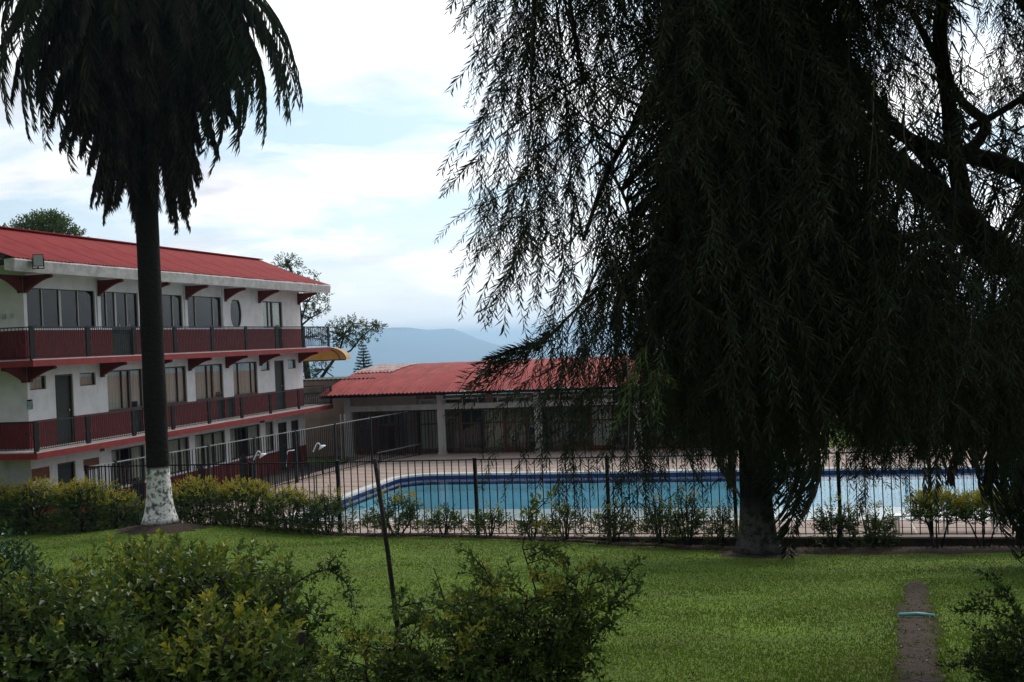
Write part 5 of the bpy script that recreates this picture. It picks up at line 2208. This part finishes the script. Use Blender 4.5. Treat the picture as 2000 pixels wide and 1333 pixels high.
# ------------------------------------------------------------------ weeping tree
def strand_mesh(seed, length=1.5, leaf=.07, step=.011, shoots=3, w=.0062, tint=.45, bright=False):
    rng = np.random.default_rng(seed)
    m = MB()
    PP, DD, LL = [], [], []

    def line(p, d, L, depth):
        n = max(3, int(L / .06))
        pts = [p.copy()]
        dv = d.copy()
        for i in range(n):
            dv = dv + np.array([0, 0, -.16]) + rng.normal(size=3) * .10
            dv /= np.linalg.norm(dv)
            pts.append(pts[-1] + dv * L / n)
        pts = np.array(pts)
        r = .0035 if depth == 0 else .002
        m.segs(pts[:-1], pts[1:], np.linspace(r, r * .4, n), np.linspace(r, r * .4, n + 1)[1:], 3, .05)
        s0 = .12 if depth == 0 else .05
        k = int(L * (1 - s0) / step)
        ph = rng.random() * 6
        for j in range(k):
            t = s0 + (1 - s0) * j / k
            x = t * n
            i = min(int(x), n - 1)
            q = pts[i] + (pts[i + 1] - pts[i]) * (x - i)
            tn = pts[i + 1] - pts[i]
            tn = tn / np.linalg.norm(tn)
            a = ph + j * 2.4
            side = np.array([math.cos(a), math.sin(a), 0])
            PP.append(q)
            DD.append(tn * .85 + side * rng.uniform(.45, .8) + rng.normal(size=3) * .08)
            LL.append(leaf * rng.uniform(.7, 1.15) * (1 - .45 * max(0, t - .85) / .15))
        if depth == 0:
            for j in range(shoots):
                t = rng.uniform(.25, .85)
                i = int(t * n)
                a = rng.random() * 6.28
                line(pts[i], np.array([math.cos(a) * .75, math.sin(a) * .75, -.5]), L * rng.uniform(.18, .42) * (1.2 - t * .5), 1)
    line(np.zeros(3), np.array([.12 * math.cos(seed), .12 * math.sin(seed), -1.0]), length, 0)
    PP, DD, LL = np.array(PP), np.array(DD), np.array(LL)
    tn = np.clip(rng.normal(tint, .16, len(PP)), .16, .84)
    if bright:
        tn = np.clip(tn + .30, .7, .93)
    m.leaves(PP, DD, unit(len(PP), rng), LL, w + LL * .035, tn, fold=.1, bend=.06)
    return m


def build_weeping():
    rng = random.Random(21)
    g = hz(5.6, 8.6)
    e = empty('weeping_tree', 'large dark weeping tree with hanging strands of narrow leaves', 'tree', (5.6, 8.6, g))
    o = Vector((5.6, 8.6, g))
    # trunk and limbs: world paths from pixel, depth
    limbs = []

    def limb(path, r0, r1, name='limb'):
        P = [at(*q) for q in path]
        # smooth
        Q = []
        for i in range(len(P) - 1):
            p0, p1, p2, p3 = P[max(i - 1, 0)], P[i], P[i + 1], P[min(i + 2, len(P) - 1)]
            for k in range(5):
                t = k / 5
                Q.append(.5 * ((2 * p1) + (-p0 + p2) * t + (2 * p0 - 5 * p1 + 4 * p2 - p3) * t * t + (-p0 + 3 * p1 - 3 * p2 + p3) * t ** 3))
        Q.append(P[-1])
        n = len(Q)
        R = [r0 + (r1 - r0) * i / (n - 1) for i in range(n)]
        R = [r * .84 * (1 + .07 * math.sin(i * 1.7 + r0 * 100)) for i, r in enumerate(R)]
        MB().tube([q - o for q in Q], R, 10).build(name, M_['bark'], e, smooth=True)
        limbs.extend(Q)
        return Q
    tr = [Vector((5.6, 8.6, g - .2)), Vector((5.55, 8.6, g + .8)), Vector((5.35, 8.6, g + 1.9)), Vector((5.1, 8.6, g + 2.9))]
    MB().tube([q - o for q in tr], [.42, .32, .28, .26], 14).build('trunk', M_['bark'], e, smooth=True)
    # visible limbs
    limb([(2330, 640, 8.6), (2100, 540, 8.5), (1960, 505, 8.4), (1880, 430, 8.3), (1800, 360, 8.2), (1720, 300, 8.0), (1640, 200, 7.9), (1560, 60, 7.8), (1480, -120, 7.7)], .20, .05)
    limb([(1890, 440, 8.3), (1865, 300, 8.3), (1850, 180, 8.3), (1835, 60, 8.3), (1850, -120, 8.3), (1800, -330, 8.3)], .085, .045)
    limb([(2330, 560, 8.8), (2100, 400, 8.9), (1990, 335, 9.0), (1900, 305, 9.0), (1800, 285, 9.1), (1730, 230, 9.2), (1650, 110, 9.2), (1500, -60, 9.2)], .12, .04)
    limb([(1890, 300, 9.0), (1925, 245, 9.0), (1880, 200, 9.0), (1830, 120, 9.0), (1780, 20, 9.0)], .06, .03)
    limb([(1985, 500, 8.5), (1850, 462, 8.6), (1740, 465, 8.7), (1640, 440, 8.8), (1520, 380, 8.9)], .06, .02)
    limb([(1895, 250, 9.0), (1960, 215, 9.0), (2060, 150, 9.0)], .035, .03)
    limb([(1790, 290, 9.1), (1830, 340, 8.8), (1865, 410, 8.6), (1880, 460, 8.5)], .035, .05)
    limb([(2330, 500, 8.2), (2200, 200, 8.0), (2050, 40, 7.9), (1900, -140, 7.7), (1700, -330, 7.4), (1400, -500, 7.0), (1150, -560, 6.6), (980, -500, 6.3)], .17, .03)
    limb([(1700, -330, 7.4), (1450, -300, 6.6), (1250, -260, 6.2), (1060, -180, 6.0)], .07, .02)
    limb([(1560, 60, 7.8), (1420, -100, 7.4), (1280, -180, 7.2), (1150, -150, 7.0), (1060, -60, 6.9)], .06, .015)
    limb([(1640, 200, 7.9), (1500, 120, 7.6), (1380, 110, 7.3), (1280, 190, 7.1), (1190, 330, 7.0), (1140, 470, 6.9)], .05, .012)
    limb([(1520, 380, 8.9), (1400, 400, 8.4), (1300, 470, 8.0), (1230, 560, 7.8)], .03, .01)
    limb([(1190, 330, 7.0), (1230, 420, 6.9), (1240, 600, 6.8)], .014, .007)
    limb([(2100, 540, 8.5), (1950, 640, 8.2), (1800, 640, 8.0), (1650, 620, 7.8), (1500, 600, 7.6), (1350, 640, 7.4)], .06, .012)
    LP = np.array([tuple(q) for q in limbs])

    base_ = [strand_mesh(300 + i, .8 + .25 * (i % 4), shoots=3 + i % 4) for i in range(12)]
    SM = [b.mesh('hanging_strand', M_['willow']) for b in base_]
    # raw arrays for the merged mass
    raw = []
    for b in base_:
        V = np.concatenate(b.v)
        tt = np.concatenate(b.t)
        raw.append((V, [f for f in b.f], tt))
    placed = 0
    foliage = MB()
    twigs = MB()
    TA, TB = [], []
    lengths = [.8 + .25 * (i % 4) for i in range(12)]

    def profile(x):
        """lowest tip pixel y at pixel x"""
        return np.interp(x, [1000, 1060, 1120, 1200, 1260, 1330, 1420, 1500, 1600, 1700, 1760, 1850, 1950, 2100],
                         [430, 640, 830, 900, 900, 920, 900, 930, 960, 930, 940, 900, 900, 900])

    LONG = [strand_mesh(700 + i, 2.3, shoots=7, step=.013) .mesh('hanging_strand', M_['willow']) for i in range(4)]

    def put_long(tipx, tipy, d, L, lean, k):
        tip = at(tipx, tipy, d)
        Lm = 2.3 * L
        root = tip + Vector((math.sin(math.atan(lean)) * Lm * .9, rng.uniform(-.15, .15), math.cos(math.atan(lean)) * Lm * .95))
        Rm = Matrix.Rotation(math.atan(lean), 4, 'Y') @ Matrix.Rotation(rng.uniform(0, 6.28), 4, 'Z')
        ob = bpy.data.objects.new('hanging_strand', LONG[k % 4])
        COL.objects.link(ob)
        ob.parent = e
        ob.matrix_local = Matrix.Translation(root - o) @ Rm @ Matrix.Scale(L, 4)

    for i, (x_, y_, d_, l_, n_) in enumerate((
            (866, 192, 6.0, .62, .50), (948, 172, 6.3, .5, .3), (905, 75, 6.2, .4, .45), (898, 498, 6.0, .75, .42), (950, 520, 6.1, .85, .22), (962, 530, 6.2, .6, .08),
            (985, 662, 5.9, 1.05, .14), (1012, 560, 6.0, .9, .1), (1030, 610, 6.1, .95, .16), (978, 300, 6.1, .8, .18), (1060, 470, 6.3, .8, .06), (1090, 505, 6.3, .8, .05),
            (1015, 480, 6.2, .9, .1), (1045, 330, 6.3, .8, .1), (964, 940, 5.6, .62, .5), (1062, 1000, 5.7, .7, .28), (1148, 1040, 5.9, .75, .15), (1196, 1050, 6.0, .8, .12),
            (1250, 1010, 6.2, .8, .08), (1100, 960, 5.8, .7, .3), (1020, 870, 5.7, .55, .45), (1388, 1015, 6.6, .8, .15), (1700, 1005, 7.0, .9, .08), (1310, 975, 6.4, .8, .05))):
        put_long(x_ + (38 if y_ < 700 else 15), y_, d_, l_, n_ * .75, i)

    def put(tipx, tipy, d, part, L=None, lean=0.0, kk=None):
        nonlocal placed
        k = kk if kk is not None else rng.randrange(12)
        L = L or rng.uniform(.9, 1.35)
        Lm = lengths[k] * L
        tip = at(tipx, tipy, d)
        root = tip + Vector((lean * Lm * .5, rng.uniform(-.15, .15), Lm * .96))
        sc = L
        rot = (rng.uniform(-.22, .22), math.atan(lean * .5) + rng.uniform(-.16, .16), rng.uniform(0, 6.28))
        if part:
            # rotate about z first so the lean stays in world x
            Rm = Matrix.Rotation(rot[1], 4, 'Y') @ Matrix.Rotation(rot[0], 4, 'X') @ Matrix.Rotation(rot[2], 4, 'Z')
            ob = bpy.data.objects.new('hanging_strand', SM[k])
            COL.objects.link(ob)
            ob.parent = e
            ob.matrix_local = Matrix.Translation(root - o) @ Rm @ Matrix.Scale(sc, 4)
        else:
            Rm = np.array((Matrix.Rotation(rot[1], 3, 'Y') @ Matrix.Rotation(rot[0], 3, 'X') @ Matrix.Rotation(rot[2], 3, 'Z')))
            V, Fs, tt = raw[k]
            VV = (V * sc) @ Rm.T + np.array(tuple(root - o))
            n0 = foliage.n
            foliage.v.append(VV)
            foliage.t.append(tt)
            for f in Fs:
                foliage.f.append(f + n0)
            foliage.n += len(VV)
        # twig back to the nearest limb
        r_ = np.array(tuple(root))
        dd = np.linalg.norm(LP - r_, axis=1) + np.maximum(0, r_[2] - LP[:, 2]) * 1.5
        j = int(np.argmin(dd))
        if dd[j] < 1.25:
            a_ = LP[j]
            mid = (a_ + r_) / 2 + np.array([0, 0, .28 * dd[j]])
            TA.append(a_)
            TB.append(mid)
            TA.append(mid)
            TB.append(r_)
        placed += 1

    # hand-placed strands on the left fringe: (tip x, tip y, depth, scale, lean)
    fringe = [
        (866, 192, 6.0, 1.25, .55), (905, 70, 6.2, 1.0, .5), (948, 172, 6.3, .9, .35), (962, 120, 6.4, 1.1, .3), (985, 60, 6.4, 1.2, .2),
        (960, 530, 6.2, .85, .15), (1005, 330, 6.3, 1.1, .2), (985, 660, 5.9, 1.35, .3), (1010, 560, 5.9, 1.2, .25),
        (1020, 470, 6.0, 1.2, .15), (1000, 250, 6.2, 1.1, .2), (1050, 420, 6.3, 1.1, .1), (1088, 505, 6.3, .9, .1), (1045, 250, 6.4, 1.0, .1), (1015, 620, 6.1, .9, .3),
        (1070, 640, 6.2, 1.0, .35), (1050, 540, 6.3, 1.1, .3), (965, 945, 5.6, .9, .7), (1010, 860, 5.7, .8, .6), (1062, 1000, 5.7, 1.0, .35), (1090, 940, 5.8, 1.0, .4),
        (1150, 1020, 5.8, .9, .2), (1195, 1040, 5.9, 1.0, .15), (1160, 1060, 6.0, .9, .3), (1245, 1000, 6.2, .9, .1), (1262, 1010, 6.2, .8, .1), (1310, 960, 6.3, .9, .1), (1120, 990, 6.0, .8, .2),
        (1380, 1010, 6.6, .9, .25), (1395, 980, 6.6, .9, .2), (1700, 985, 7.0, 1.0, .1), (1685, 1010, 7.0, .8, .2), (1740, 960, 7.0, 1.0, 0), (1120, 30, 6.4, 1.1, .1),
    ]
    for (x, y, d, sc, ln) in fringe:
        put(x, y, d, True, L=sc * .82 if sc < 1 else sc * .9, lean=ln)
    # low branch reaching left over the pavilion roof
    lb = limb([(1240, 600, 6.8), (1190, 555, 6.4), (1120, 610, 6.2), (1060, 668, 6.0), (1010, 680, 5.9), (960, 700, 5.8)], .012, .004, 'branch')
    lp = np.array([tuple(q) for q in lb])
    P, D = [], []
    for a, b_ in zip(lb[:-1], lb[1:]):
        for k in range(14):
            P.append(tuple(a.lerp(b_, k / 14)))
            D.append(tuple((b_ - a).normalized()))
    P, D = np.array(P), np.array(D)
    keep = P[:, 0] < at(1110, 620, 6.2).x
    P, D = P[keep], D[keep]
    q = MB()
    q.leaves(P - np.array(tuple(o)), D * .8 + unit(len(P)) * .6, unit(len(P)), RNG.uniform(.05, .08, len(P)), .008, RNG.uniform(.3, .6, len(P)), fold=.1)
    # side shoots, sub-horizontal
    A = RNG.choice(len(P), 20)
    for i in A:
        d0 = Vector((-RNG.uniform(.5, .9), RNG.uniform(-.4, .4), -RNG.uniform(.15, .7))).normalized()
        p0 = Vector(P[i])
        L = RNG.uniform(.15, .38)
        pts = [p0 + d0 * (L * k / 16) - Vector((0, 0, .10 * (k / 16) ** 2)) for k in range(17)]
        pa = np.array([tuple(x_ - o) for x_ in pts])
        q.segs(pa[:-1], pa[1:], .002, .0015, 3, .05)
        dd = np.tile(np.array(tuple(d0)), (17, 1))
        for r_ in range(2):
            q.leaves(pa, dd * .8 + unit(17) * .6, unit(17), RNG.uniform(.05, .08, 17), .008, RNG.uniform(.3, .6, 17), fold=.1)
    q.build('leafy_branch', M_['willow'], e)

    # the body of the crown
    NP_ = 255
    tot = 1780
    cand = 0
    while cand < tot:
        x = rng.uniform(1030, 2090)
        pr = float(profile(x))
        y = pr - (pr + 330) * (rng.random() ** 1.15) + rng.uniform(-30, 30)
        # thinner towards the left edge and in the sky window at the right
        p = min(1, .08 + max(0, x - 1030) / 300)
        p *= .30 + .70 * min(1, (x - 1030) / 420)
        w_ = at(x, y, 8.0)
        gn = math.sin(w_.x * 2.9 + 1.3 * math.sin(w_.z * 2.1)) * math.sin(w_.z * 2.3 + 1.7 * math.sin(w_.x * 1.9 + .6))
        if 1670 < x < 2080 and 120 < y < 790:
            p *= .125
        if gn > .45:
            p *= .25
        if 1050 < x < 1330 and 180 < y < 820:
            p *= .42
        if x < 1270 and y > 640:
            p *= .5
        if rng.random() > p:
            continue
        near = rng.random()
        d = 5.6 + 4.6 * near ** .9 if x > 1250 else 5.8 + 2.2 * near
        part = placed < NP_ + len(fringe) and (rng.random() < .18)
        put(x, y, d, part, lean=rng.uniform(-.08, .22))
        cand += 1
    # far side of the crown, fills the dark mass lower right
    for _ in range(760):
        x = rng.uniform(1330, 2120)
        y = rng.uniform(560, 905) if x < 1660 else rng.uniform(740, 925)
        put(x, min(y, float(profile(x))), rng.uniform(9.0, 11.5), False, L=rng.uniform(1.2, 1.7) if x < 1660 else rng.uniform(.7, 1.1), lean=rng.uniform(-.1, .1))
    for _ in range(110):
        x = rng.uniform(1330, 1680)
        y = rng.uniform(60, 600)
        put(x, y, rng.uniform(9.0, 11.5), False, L=rng.uniform(1.2, 1.7), lean=rng.uniform(-.1, .1))
    # the rest of the crown above and right of the view, which shades the near lawn
    for _ in range(620):
        y = rng.uniform(-1500, -330)
        put(rng.uniform(900, 2900), y, rng.uniform(5.0, 11.0), False, L=rng.uniform(1.3, 2.0))
    for _ in range(160):
        put(rng.uniform(2080, 2900), rng.uniform(-330, 800), rng.uniform(5.5, 11.0), False, L=rng.uniform(1.3, 2.0))
    foliage.build('foliage', M_['willow'], e, kind='stuff')
    TA_, TB_ = np.array(TA) - np.array(tuple(o)), np.array(TB) - np.array(tuple(o))
    twigs.segs(TA_, TB_, .009, .005, 3, .05)
    twigs.build('twigs', M_['bark'], e, kind='stuff')
    # long bare hanging twigs
    for (pts) in ([(1225, 690, 5.6), (1229, 800, 5.6), (1226, 905, 5.6)], [(1760, 60, 6), (1768, 160, 6), (1765, 260, 6), (1775, 330, 6)], [(1700, 10, 6), (1708, 120, 6), (1704, 260, 6), (1694, 380, 6)],
                  [(1620, 560, 6), (1590, 600, 6), (1555, 655, 6)], [(1690, 640, 6), (1650, 700, 6), (1600, 790, 6)], [(1900, 600, 6.2), (1890, 700, 6.2), (1860, 790, 6.2)],
                  [(1430, 125, 6), (1465, 190, 6), (1472, 270, 6), (1462, 350, 6)], [(1440, 240, 6.1), (1520, 330, 6.1), (1630, 342, 6.1)]):
        Q = [at(*a_) - o for a_ in pts]
        MB().tube(Q, [.0035] * len(Q), 5).build('bare_twig', M_['twig'], e, smooth=True)
    # bright tuft of young leaves
    br = strand_mesh(900, .55, shoots=5, tint=.6, bright=True, leaf=.075).mesh('bright_tuft', M_['willow'])
    for (x, y, d, s_) in ((1275, 690, 5.4, .9), (1300, 705, 5.5, .8), (1250, 700, 5.45, .7)):
        inst('bright_tuft', br, e, at(x, y, d) - o + Vector((0, 0, .1)), (0, .5, rng.random() * 6), s_, label='bright green tuft of young leaves')


M_['twig'] = mat('pale_bare_twig', (0.13, 0.11, 0.09), 0.8)
build_weeping()


# ------------------------------------------------------------------ trees behind
def clump_tree(name, label, cat, base, branches, clumps, leaf, seed, matn='crown', dens=1.0, bark='bark'):
    """branches: list of ([points], r0, r1) world; clumps: (centre, rx, ry, rz, n)"""
    rng = np.random.default_rng(seed)
    b = Vector(base)
    e = empty(name, label, cat, b)
    for i, (pts, r0, r1) in enumerate(branches):
        k = len(pts)
        MB().tube([Vector(p) - b for p in pts], [r0 + (r1 - r0) * j / (k - 1) for j in range(k)], 8).build('trunk' if i == 0 else 'branch', M_[bark], e, smooth=True)
    f = MB()
    nodes = np.array([tuple(Vector(p) - b) for pts, _, _ in branches for p in pts])
    for (c, rx, ry, rz, n) in clumps:
        c = np.array(tuple(Vector(c) - b))
        n = int(n * dens)
        U = unit(n, rng)
        r = rng.uniform(.3, 1, n) ** .5
        P = c + U * r[:, None] * np.array([rx, ry, rz]) * (1 + .25 * fbm(U * 2, 2.0, seed)[:, None])
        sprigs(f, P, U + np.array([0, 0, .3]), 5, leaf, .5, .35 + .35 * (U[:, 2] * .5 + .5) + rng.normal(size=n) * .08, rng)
        j = np.argmin(np.linalg.norm(nodes - c, axis=1))
        sel = P[rng.choice(n, max(3, n // 7))]
        A = np.tile(nodes[j], (len(sel), 1))
        mid = (A * .5 + sel * .5) + rng.normal(size=sel.shape) * .1
        f.segs(A, mid, .04, .025, 3, 0.0)
        f.segs(mid, sel, .025, .01, 3, 0.0)
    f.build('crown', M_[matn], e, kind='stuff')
    return e


def build_back_trees():
    # rounded tree behind the hotel ridge
    D = 60
    c = at(85, 452, D)
    g = hz(c.x, D)
    tr = [Vector((c.x, D, g)), Vector((c.x + .1, D, g + 4)), Vector((c.x, D, c.z - 1.5))]
    cl = [(at(x, y, D + dd), r, r, r * .75, n) for x, y, r, n, dd in ((85, 440, 1.0, 260, 0), (60, 452, 1.0, 220, .5), (112, 455, 1.0, 240, -.3), (135, 468, .7, 120, 0), (30, 466, .9, 150, 0), (85, 470, 1.7, 320, 0), (100, 432, .5, 80, 0))]
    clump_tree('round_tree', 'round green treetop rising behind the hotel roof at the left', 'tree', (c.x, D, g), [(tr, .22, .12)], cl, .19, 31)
    # sparse tree at the far end of the hotel
    D = 60
    b0 = at(606, 820, D)
    g = hz(b0.x, D)
    P = lambda x, y, d=0: at(x, y, D + d)
    br = [([Vector((b0.x, D, g)), P(604, 760), P(596, 700), P(588, 650), P(584, 600), P(575, 545), P(562, 515)], .22, .05),
          ([P(592, 660), P(590, 635), P(605, 622), P(625, 612)], .08, .03),
          ([P(588, 625), P(600, 590), P(618, 565)], .06, .02),
          ([P(606, 770), P(640, 720), P(662, 690), P(672, 655), P(690, 632)], .10, .03),
          ([P(655, 700), P(685, 685), P(705, 660), P(735, 635)], .06, .02),
          ([P(604, 745), P(630, 722), P(650, 735), P(656, 755)], .05, .02)]
    cl = [(P(x, y), rx, rx, rz, n) for x, y, rx, rz, n in (
        (560, 512, .7, .35, 60), (548, 520, .35, .2, 22), (575, 528, .5, .3, 34), (612, 540, .3, .15, 14), (600, 580, .6, .45, 60), (620, 600, .6, .4, 60), (632, 580, .4, .3, 24), (600, 612, .5, .3, 36),
        (665, 640, .7, .35, 60), (690, 635, .7, .35, 66), (715, 640, .7, .3, 56), (738, 640, .35, .25, 22), (680, 660, .7, .35, 56), (655, 668, .6, .3, 42), (700, 662, .5, .3, 34), (622, 652, .6, .3, 36), (645, 650, .5, .3, 36),
        (612, 722, .7, .3, 42), (600, 738, .5, .3, 36), (632, 716, .5, .25, 22), (655, 752, .2, .15, 10), (722, 655, .4, .3, 22))]
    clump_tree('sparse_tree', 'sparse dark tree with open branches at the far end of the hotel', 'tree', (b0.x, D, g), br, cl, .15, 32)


build_back_trees()


def build_norfolk():
    D = 75.0
    t = at(709, 676, D)
    g = hz(t.x, D)
    H = t.z - g
    e = empty('norfolk_pine', 'small dark cone-shaped pine rising behind the pavilion roof', 'tree', (t.x, D, g))
    MB().tube([(0, 0, 0), (0, 0, H)], [.14, .02], 8).build('trunk', M_['bark'], e)
    f = MB()
    rng = np.random.default_rng(8)
    z = H - .05
    lvl = 0
    while z > H - 4.8:
        k = 6
        R = min(.12 + (H - z) * .30, 1.25)
        for i in range(k):
            a = 2 * math.pi * (i + .5 * (lvl % 2)) / k + rng.uniform(-.15, .15)
            n = max(3, int(R / .05))
            T = np.linspace(.1, 1, n)
            P = np.stack([R * T * math.cos(a), R * T * math.sin(a), z + .10 * T * R + .10 * T ** 2 * R], 1)
            f.segs(P[:-1], P[1:], .012, .010, 3, 0)
            for r_ in range(5):
                dd = unit(n, rng) * .7 + np.array([math.cos(a), math.sin(a), .5])
                f.leaves(P, dd, unit(n, rng), .16, .035, rng.uniform(.2, 1, n), fold=.1)
        z -= .20
        lvl += 1
    f.build('crown', M_['pine'], e, kind='stuff')


build_norfolk()


# ------------------------------------------------------------------ lawn grass, litter
def build_grass():
    rng = np.random.default_rng(4)
    PX, PY = [], []
    for (y0, y1, dens) in ((7.5, 12, 1500), (12, 16, 900), (16, 21, 520), (21, 29.5, 300)):
        w0 = .50 * y1 + 1
        area = (y1 - y0) * 2 * w0
        n = int(area * dens)
        X = rng.uniform(-w0, w0, n)
        Y = rng.uniform(y0, y1, n)
        ok = (Y < FENCE_L.y + (X - FENCE_L.x) * (-0.2562) - .75)
        PX.append(X[ok])
        PY.append(Y[ok])
    X, Y = np.concatenate(PX), np.concatenate(PY)
    # keep off the path and the tree rings
    pts = [(p0.x, p0.y)] + [(p.x, p.y) for p in pp]
    ys = np.array([q[1] for q in pts])
    xs = np.array([q[0] for q in pts])
    o_ = np.argsort(ys)
    cx = np.interp(Y, ys[o_], xs[o_])
    onp = (np.abs(X - cx) < .17 + .07 * np.sin(Y * 7) + .06 * np.sin(Y * 17 + X * 9) + np.abs(rng.normal(size=len(X))) * -.07 + .02) & (Y < ys.max() - .1)
    r1 = (((X - PALM1.x - .1) / 1.15) ** 2 + (Y - PALM1.y + .15) ** 2) < .85
    r2 = (((X - PALM2.x) / 1.15) ** 2 + (Y - PALM2.y) ** 2) < .6
    k = ~(onp | r1 | r2)
    X, Y = X[k], Y[k]
    n = len(X)
    Z = hgt(X, Y)
    P = np.stack([X, Y, Z - .005], 1)
    h = rng.uniform(.018, .04, n) * (1 + .25 * np.sin(X * 1.3 + 1) * np.sin(Y * 1.7)) * np.where(rng.random(n) < .04, 1.7, 1)
    D = np.stack([rng.normal(size=n) * .5, rng.normal(size=n) * .5, np.ones(n)], 1)
    D /= np.linalg.norm(D, axis=1, keepdims=True)
    a = rng.random(n) * 6.28
    S_ = np.stack([np.cos(a), np.sin(a), np.zeros(n)], 1)
    w = (.004 + Y * .00042)[:, None]
    V = np.stack([P - S_ * w, P + S_ * w, P + D * h[:, None] + S_ * .01], 1)
    t = np.clip(.5 + .34 * fbm(np.stack([X, Y, X * 0], 1), 1.3, 3) + .2 * fbm(np.stack([X, Y, X * 0], 1), 4.5, 4) + rng.normal(size=n) * .12, 0, 1)
    F = np.arange(n * 3).reshape(-1, 3)
    MB().add(V.reshape(-1, 3), F, np.repeat(t, 3)).build('lawn_grass', M_['blade'], kind='stuff', label='short green grass of the lawn sloping to the pool', category='grass')
    # ragged tufts creeping over the path edges
    n = 1000
    Y = rng.uniform(8, ys.max() + .15, n)
    cx = np.interp(Y, ys[o_], xs[o_])
    sd = np.where(rng.random(n) < .5, -1, 1)
    clump = np.sin(Y * 5.1 + sd) * np.sin(Y * 11.7 + 2 * sd)
    X = cx + sd * (.27 - .10 * (clump > .1) * rng.random(n) + rng.normal(size=n) * .05)
    P = np.stack([X, Y, hgt(X, Y)], 1)
    D = np.stack([-sd * rng.uniform(0, 1.4, n), rng.normal(size=n) * .9, np.ones(n)], 1)
    tuft = MB().leaves(P, D, np.stack([rng.normal(size=n), rng.normal(size=n), rng.normal(size=n) * .1], 1), rng.uniform(.025, .055, n), .012, rng.uniform(.5, 1, n), bend=.4)
    tuft.build('edge_grass', M_['blade'], kind='stuff', label='ragged grass tufts creeping over both edges of the dirt path', category='grass')
    # litter: fallen leaves and small pale flowers
    n = 900
    Y = rng.uniform(8, 26, n)
    X = rng.uniform(-.5, .5, n) * Y
    ok = Y < FENCE_L.y + (X - FENCE_L.x) * (-0.2562) - .3
    X, Y = X[ok], Y[ok]
    n = len(X)
    P = np.stack([X, Y, hgt(X, Y) + .035], 1)
    D = np.stack([rng.normal(size=n), rng.normal(size=n), rng.normal(size=n) * .25], 1)
    pale = rng.random(n) < .45
    m = MB()
    m.leaves(P[~pale], D[~pale], np.tile([[0, 0, 1.]], (int((~pale).sum()), 1)), rng.uniform(.04, .09, int((~pale).sum())), .03, rng.uniform(0, .7, int((~pale).sum())), fold=.3)
    m.leaves(P[pale] + (0, 0, .02), D[pale], np.tile([[0, 0, 1.]], (int(pale.sum()), 1)), .022, .018, .85 + .15 * rng.random(int(pale.sum())), fold=.3)
    # on the path and the soil bed: thicker
    for _ in range(2):
        n = 260
        T = rng.random(n)
        Yp = ys.min() + (ys.max() - ys.min()) * T
        Xp = np.interp(Yp, ys[o_], xs[o_]) + rng.normal(size=n) * .2
        P = np.stack([Xp, Yp, hgt(Xp, Yp) + .03], 1)
        m.leaves(P, np.stack([rng.normal(size=n), rng.normal(size=n), rng.normal(size=n) * .2], 1), np.tile([[0, 0, 1.]], (n, 1)), rng.uniform(.03, .07, n), .022, rng.uniform(0, .65, n), fold=.3)
        n = 700
        Xb = rng.uniform(-12, 13, n)
        Yb = FENCE_L.y + (Xb - FENCE_L.x) * (-0.2562) - rng.uniform(.15, 1.1, n)
        P = np.stack([Xb, Yb, hgt(Xb, Yb) + .06], 1)
        m.leaves(P, np.stack([rng.normal(size=n), rng.normal(size=n), rng.normal(size=n) * .4], 1), np.tile([[0, 0, 1.]], (n, 1)), rng.uniform(.05, .12, n), .04, rng.uniform(0, .7, n), fold=.3)
    m.build('leaf_litter', M_['litter'], kind='stuff', label='fallen leaves and tiny pale flowers scattered over lawn and soil', category='leaf litter')


build_grass()
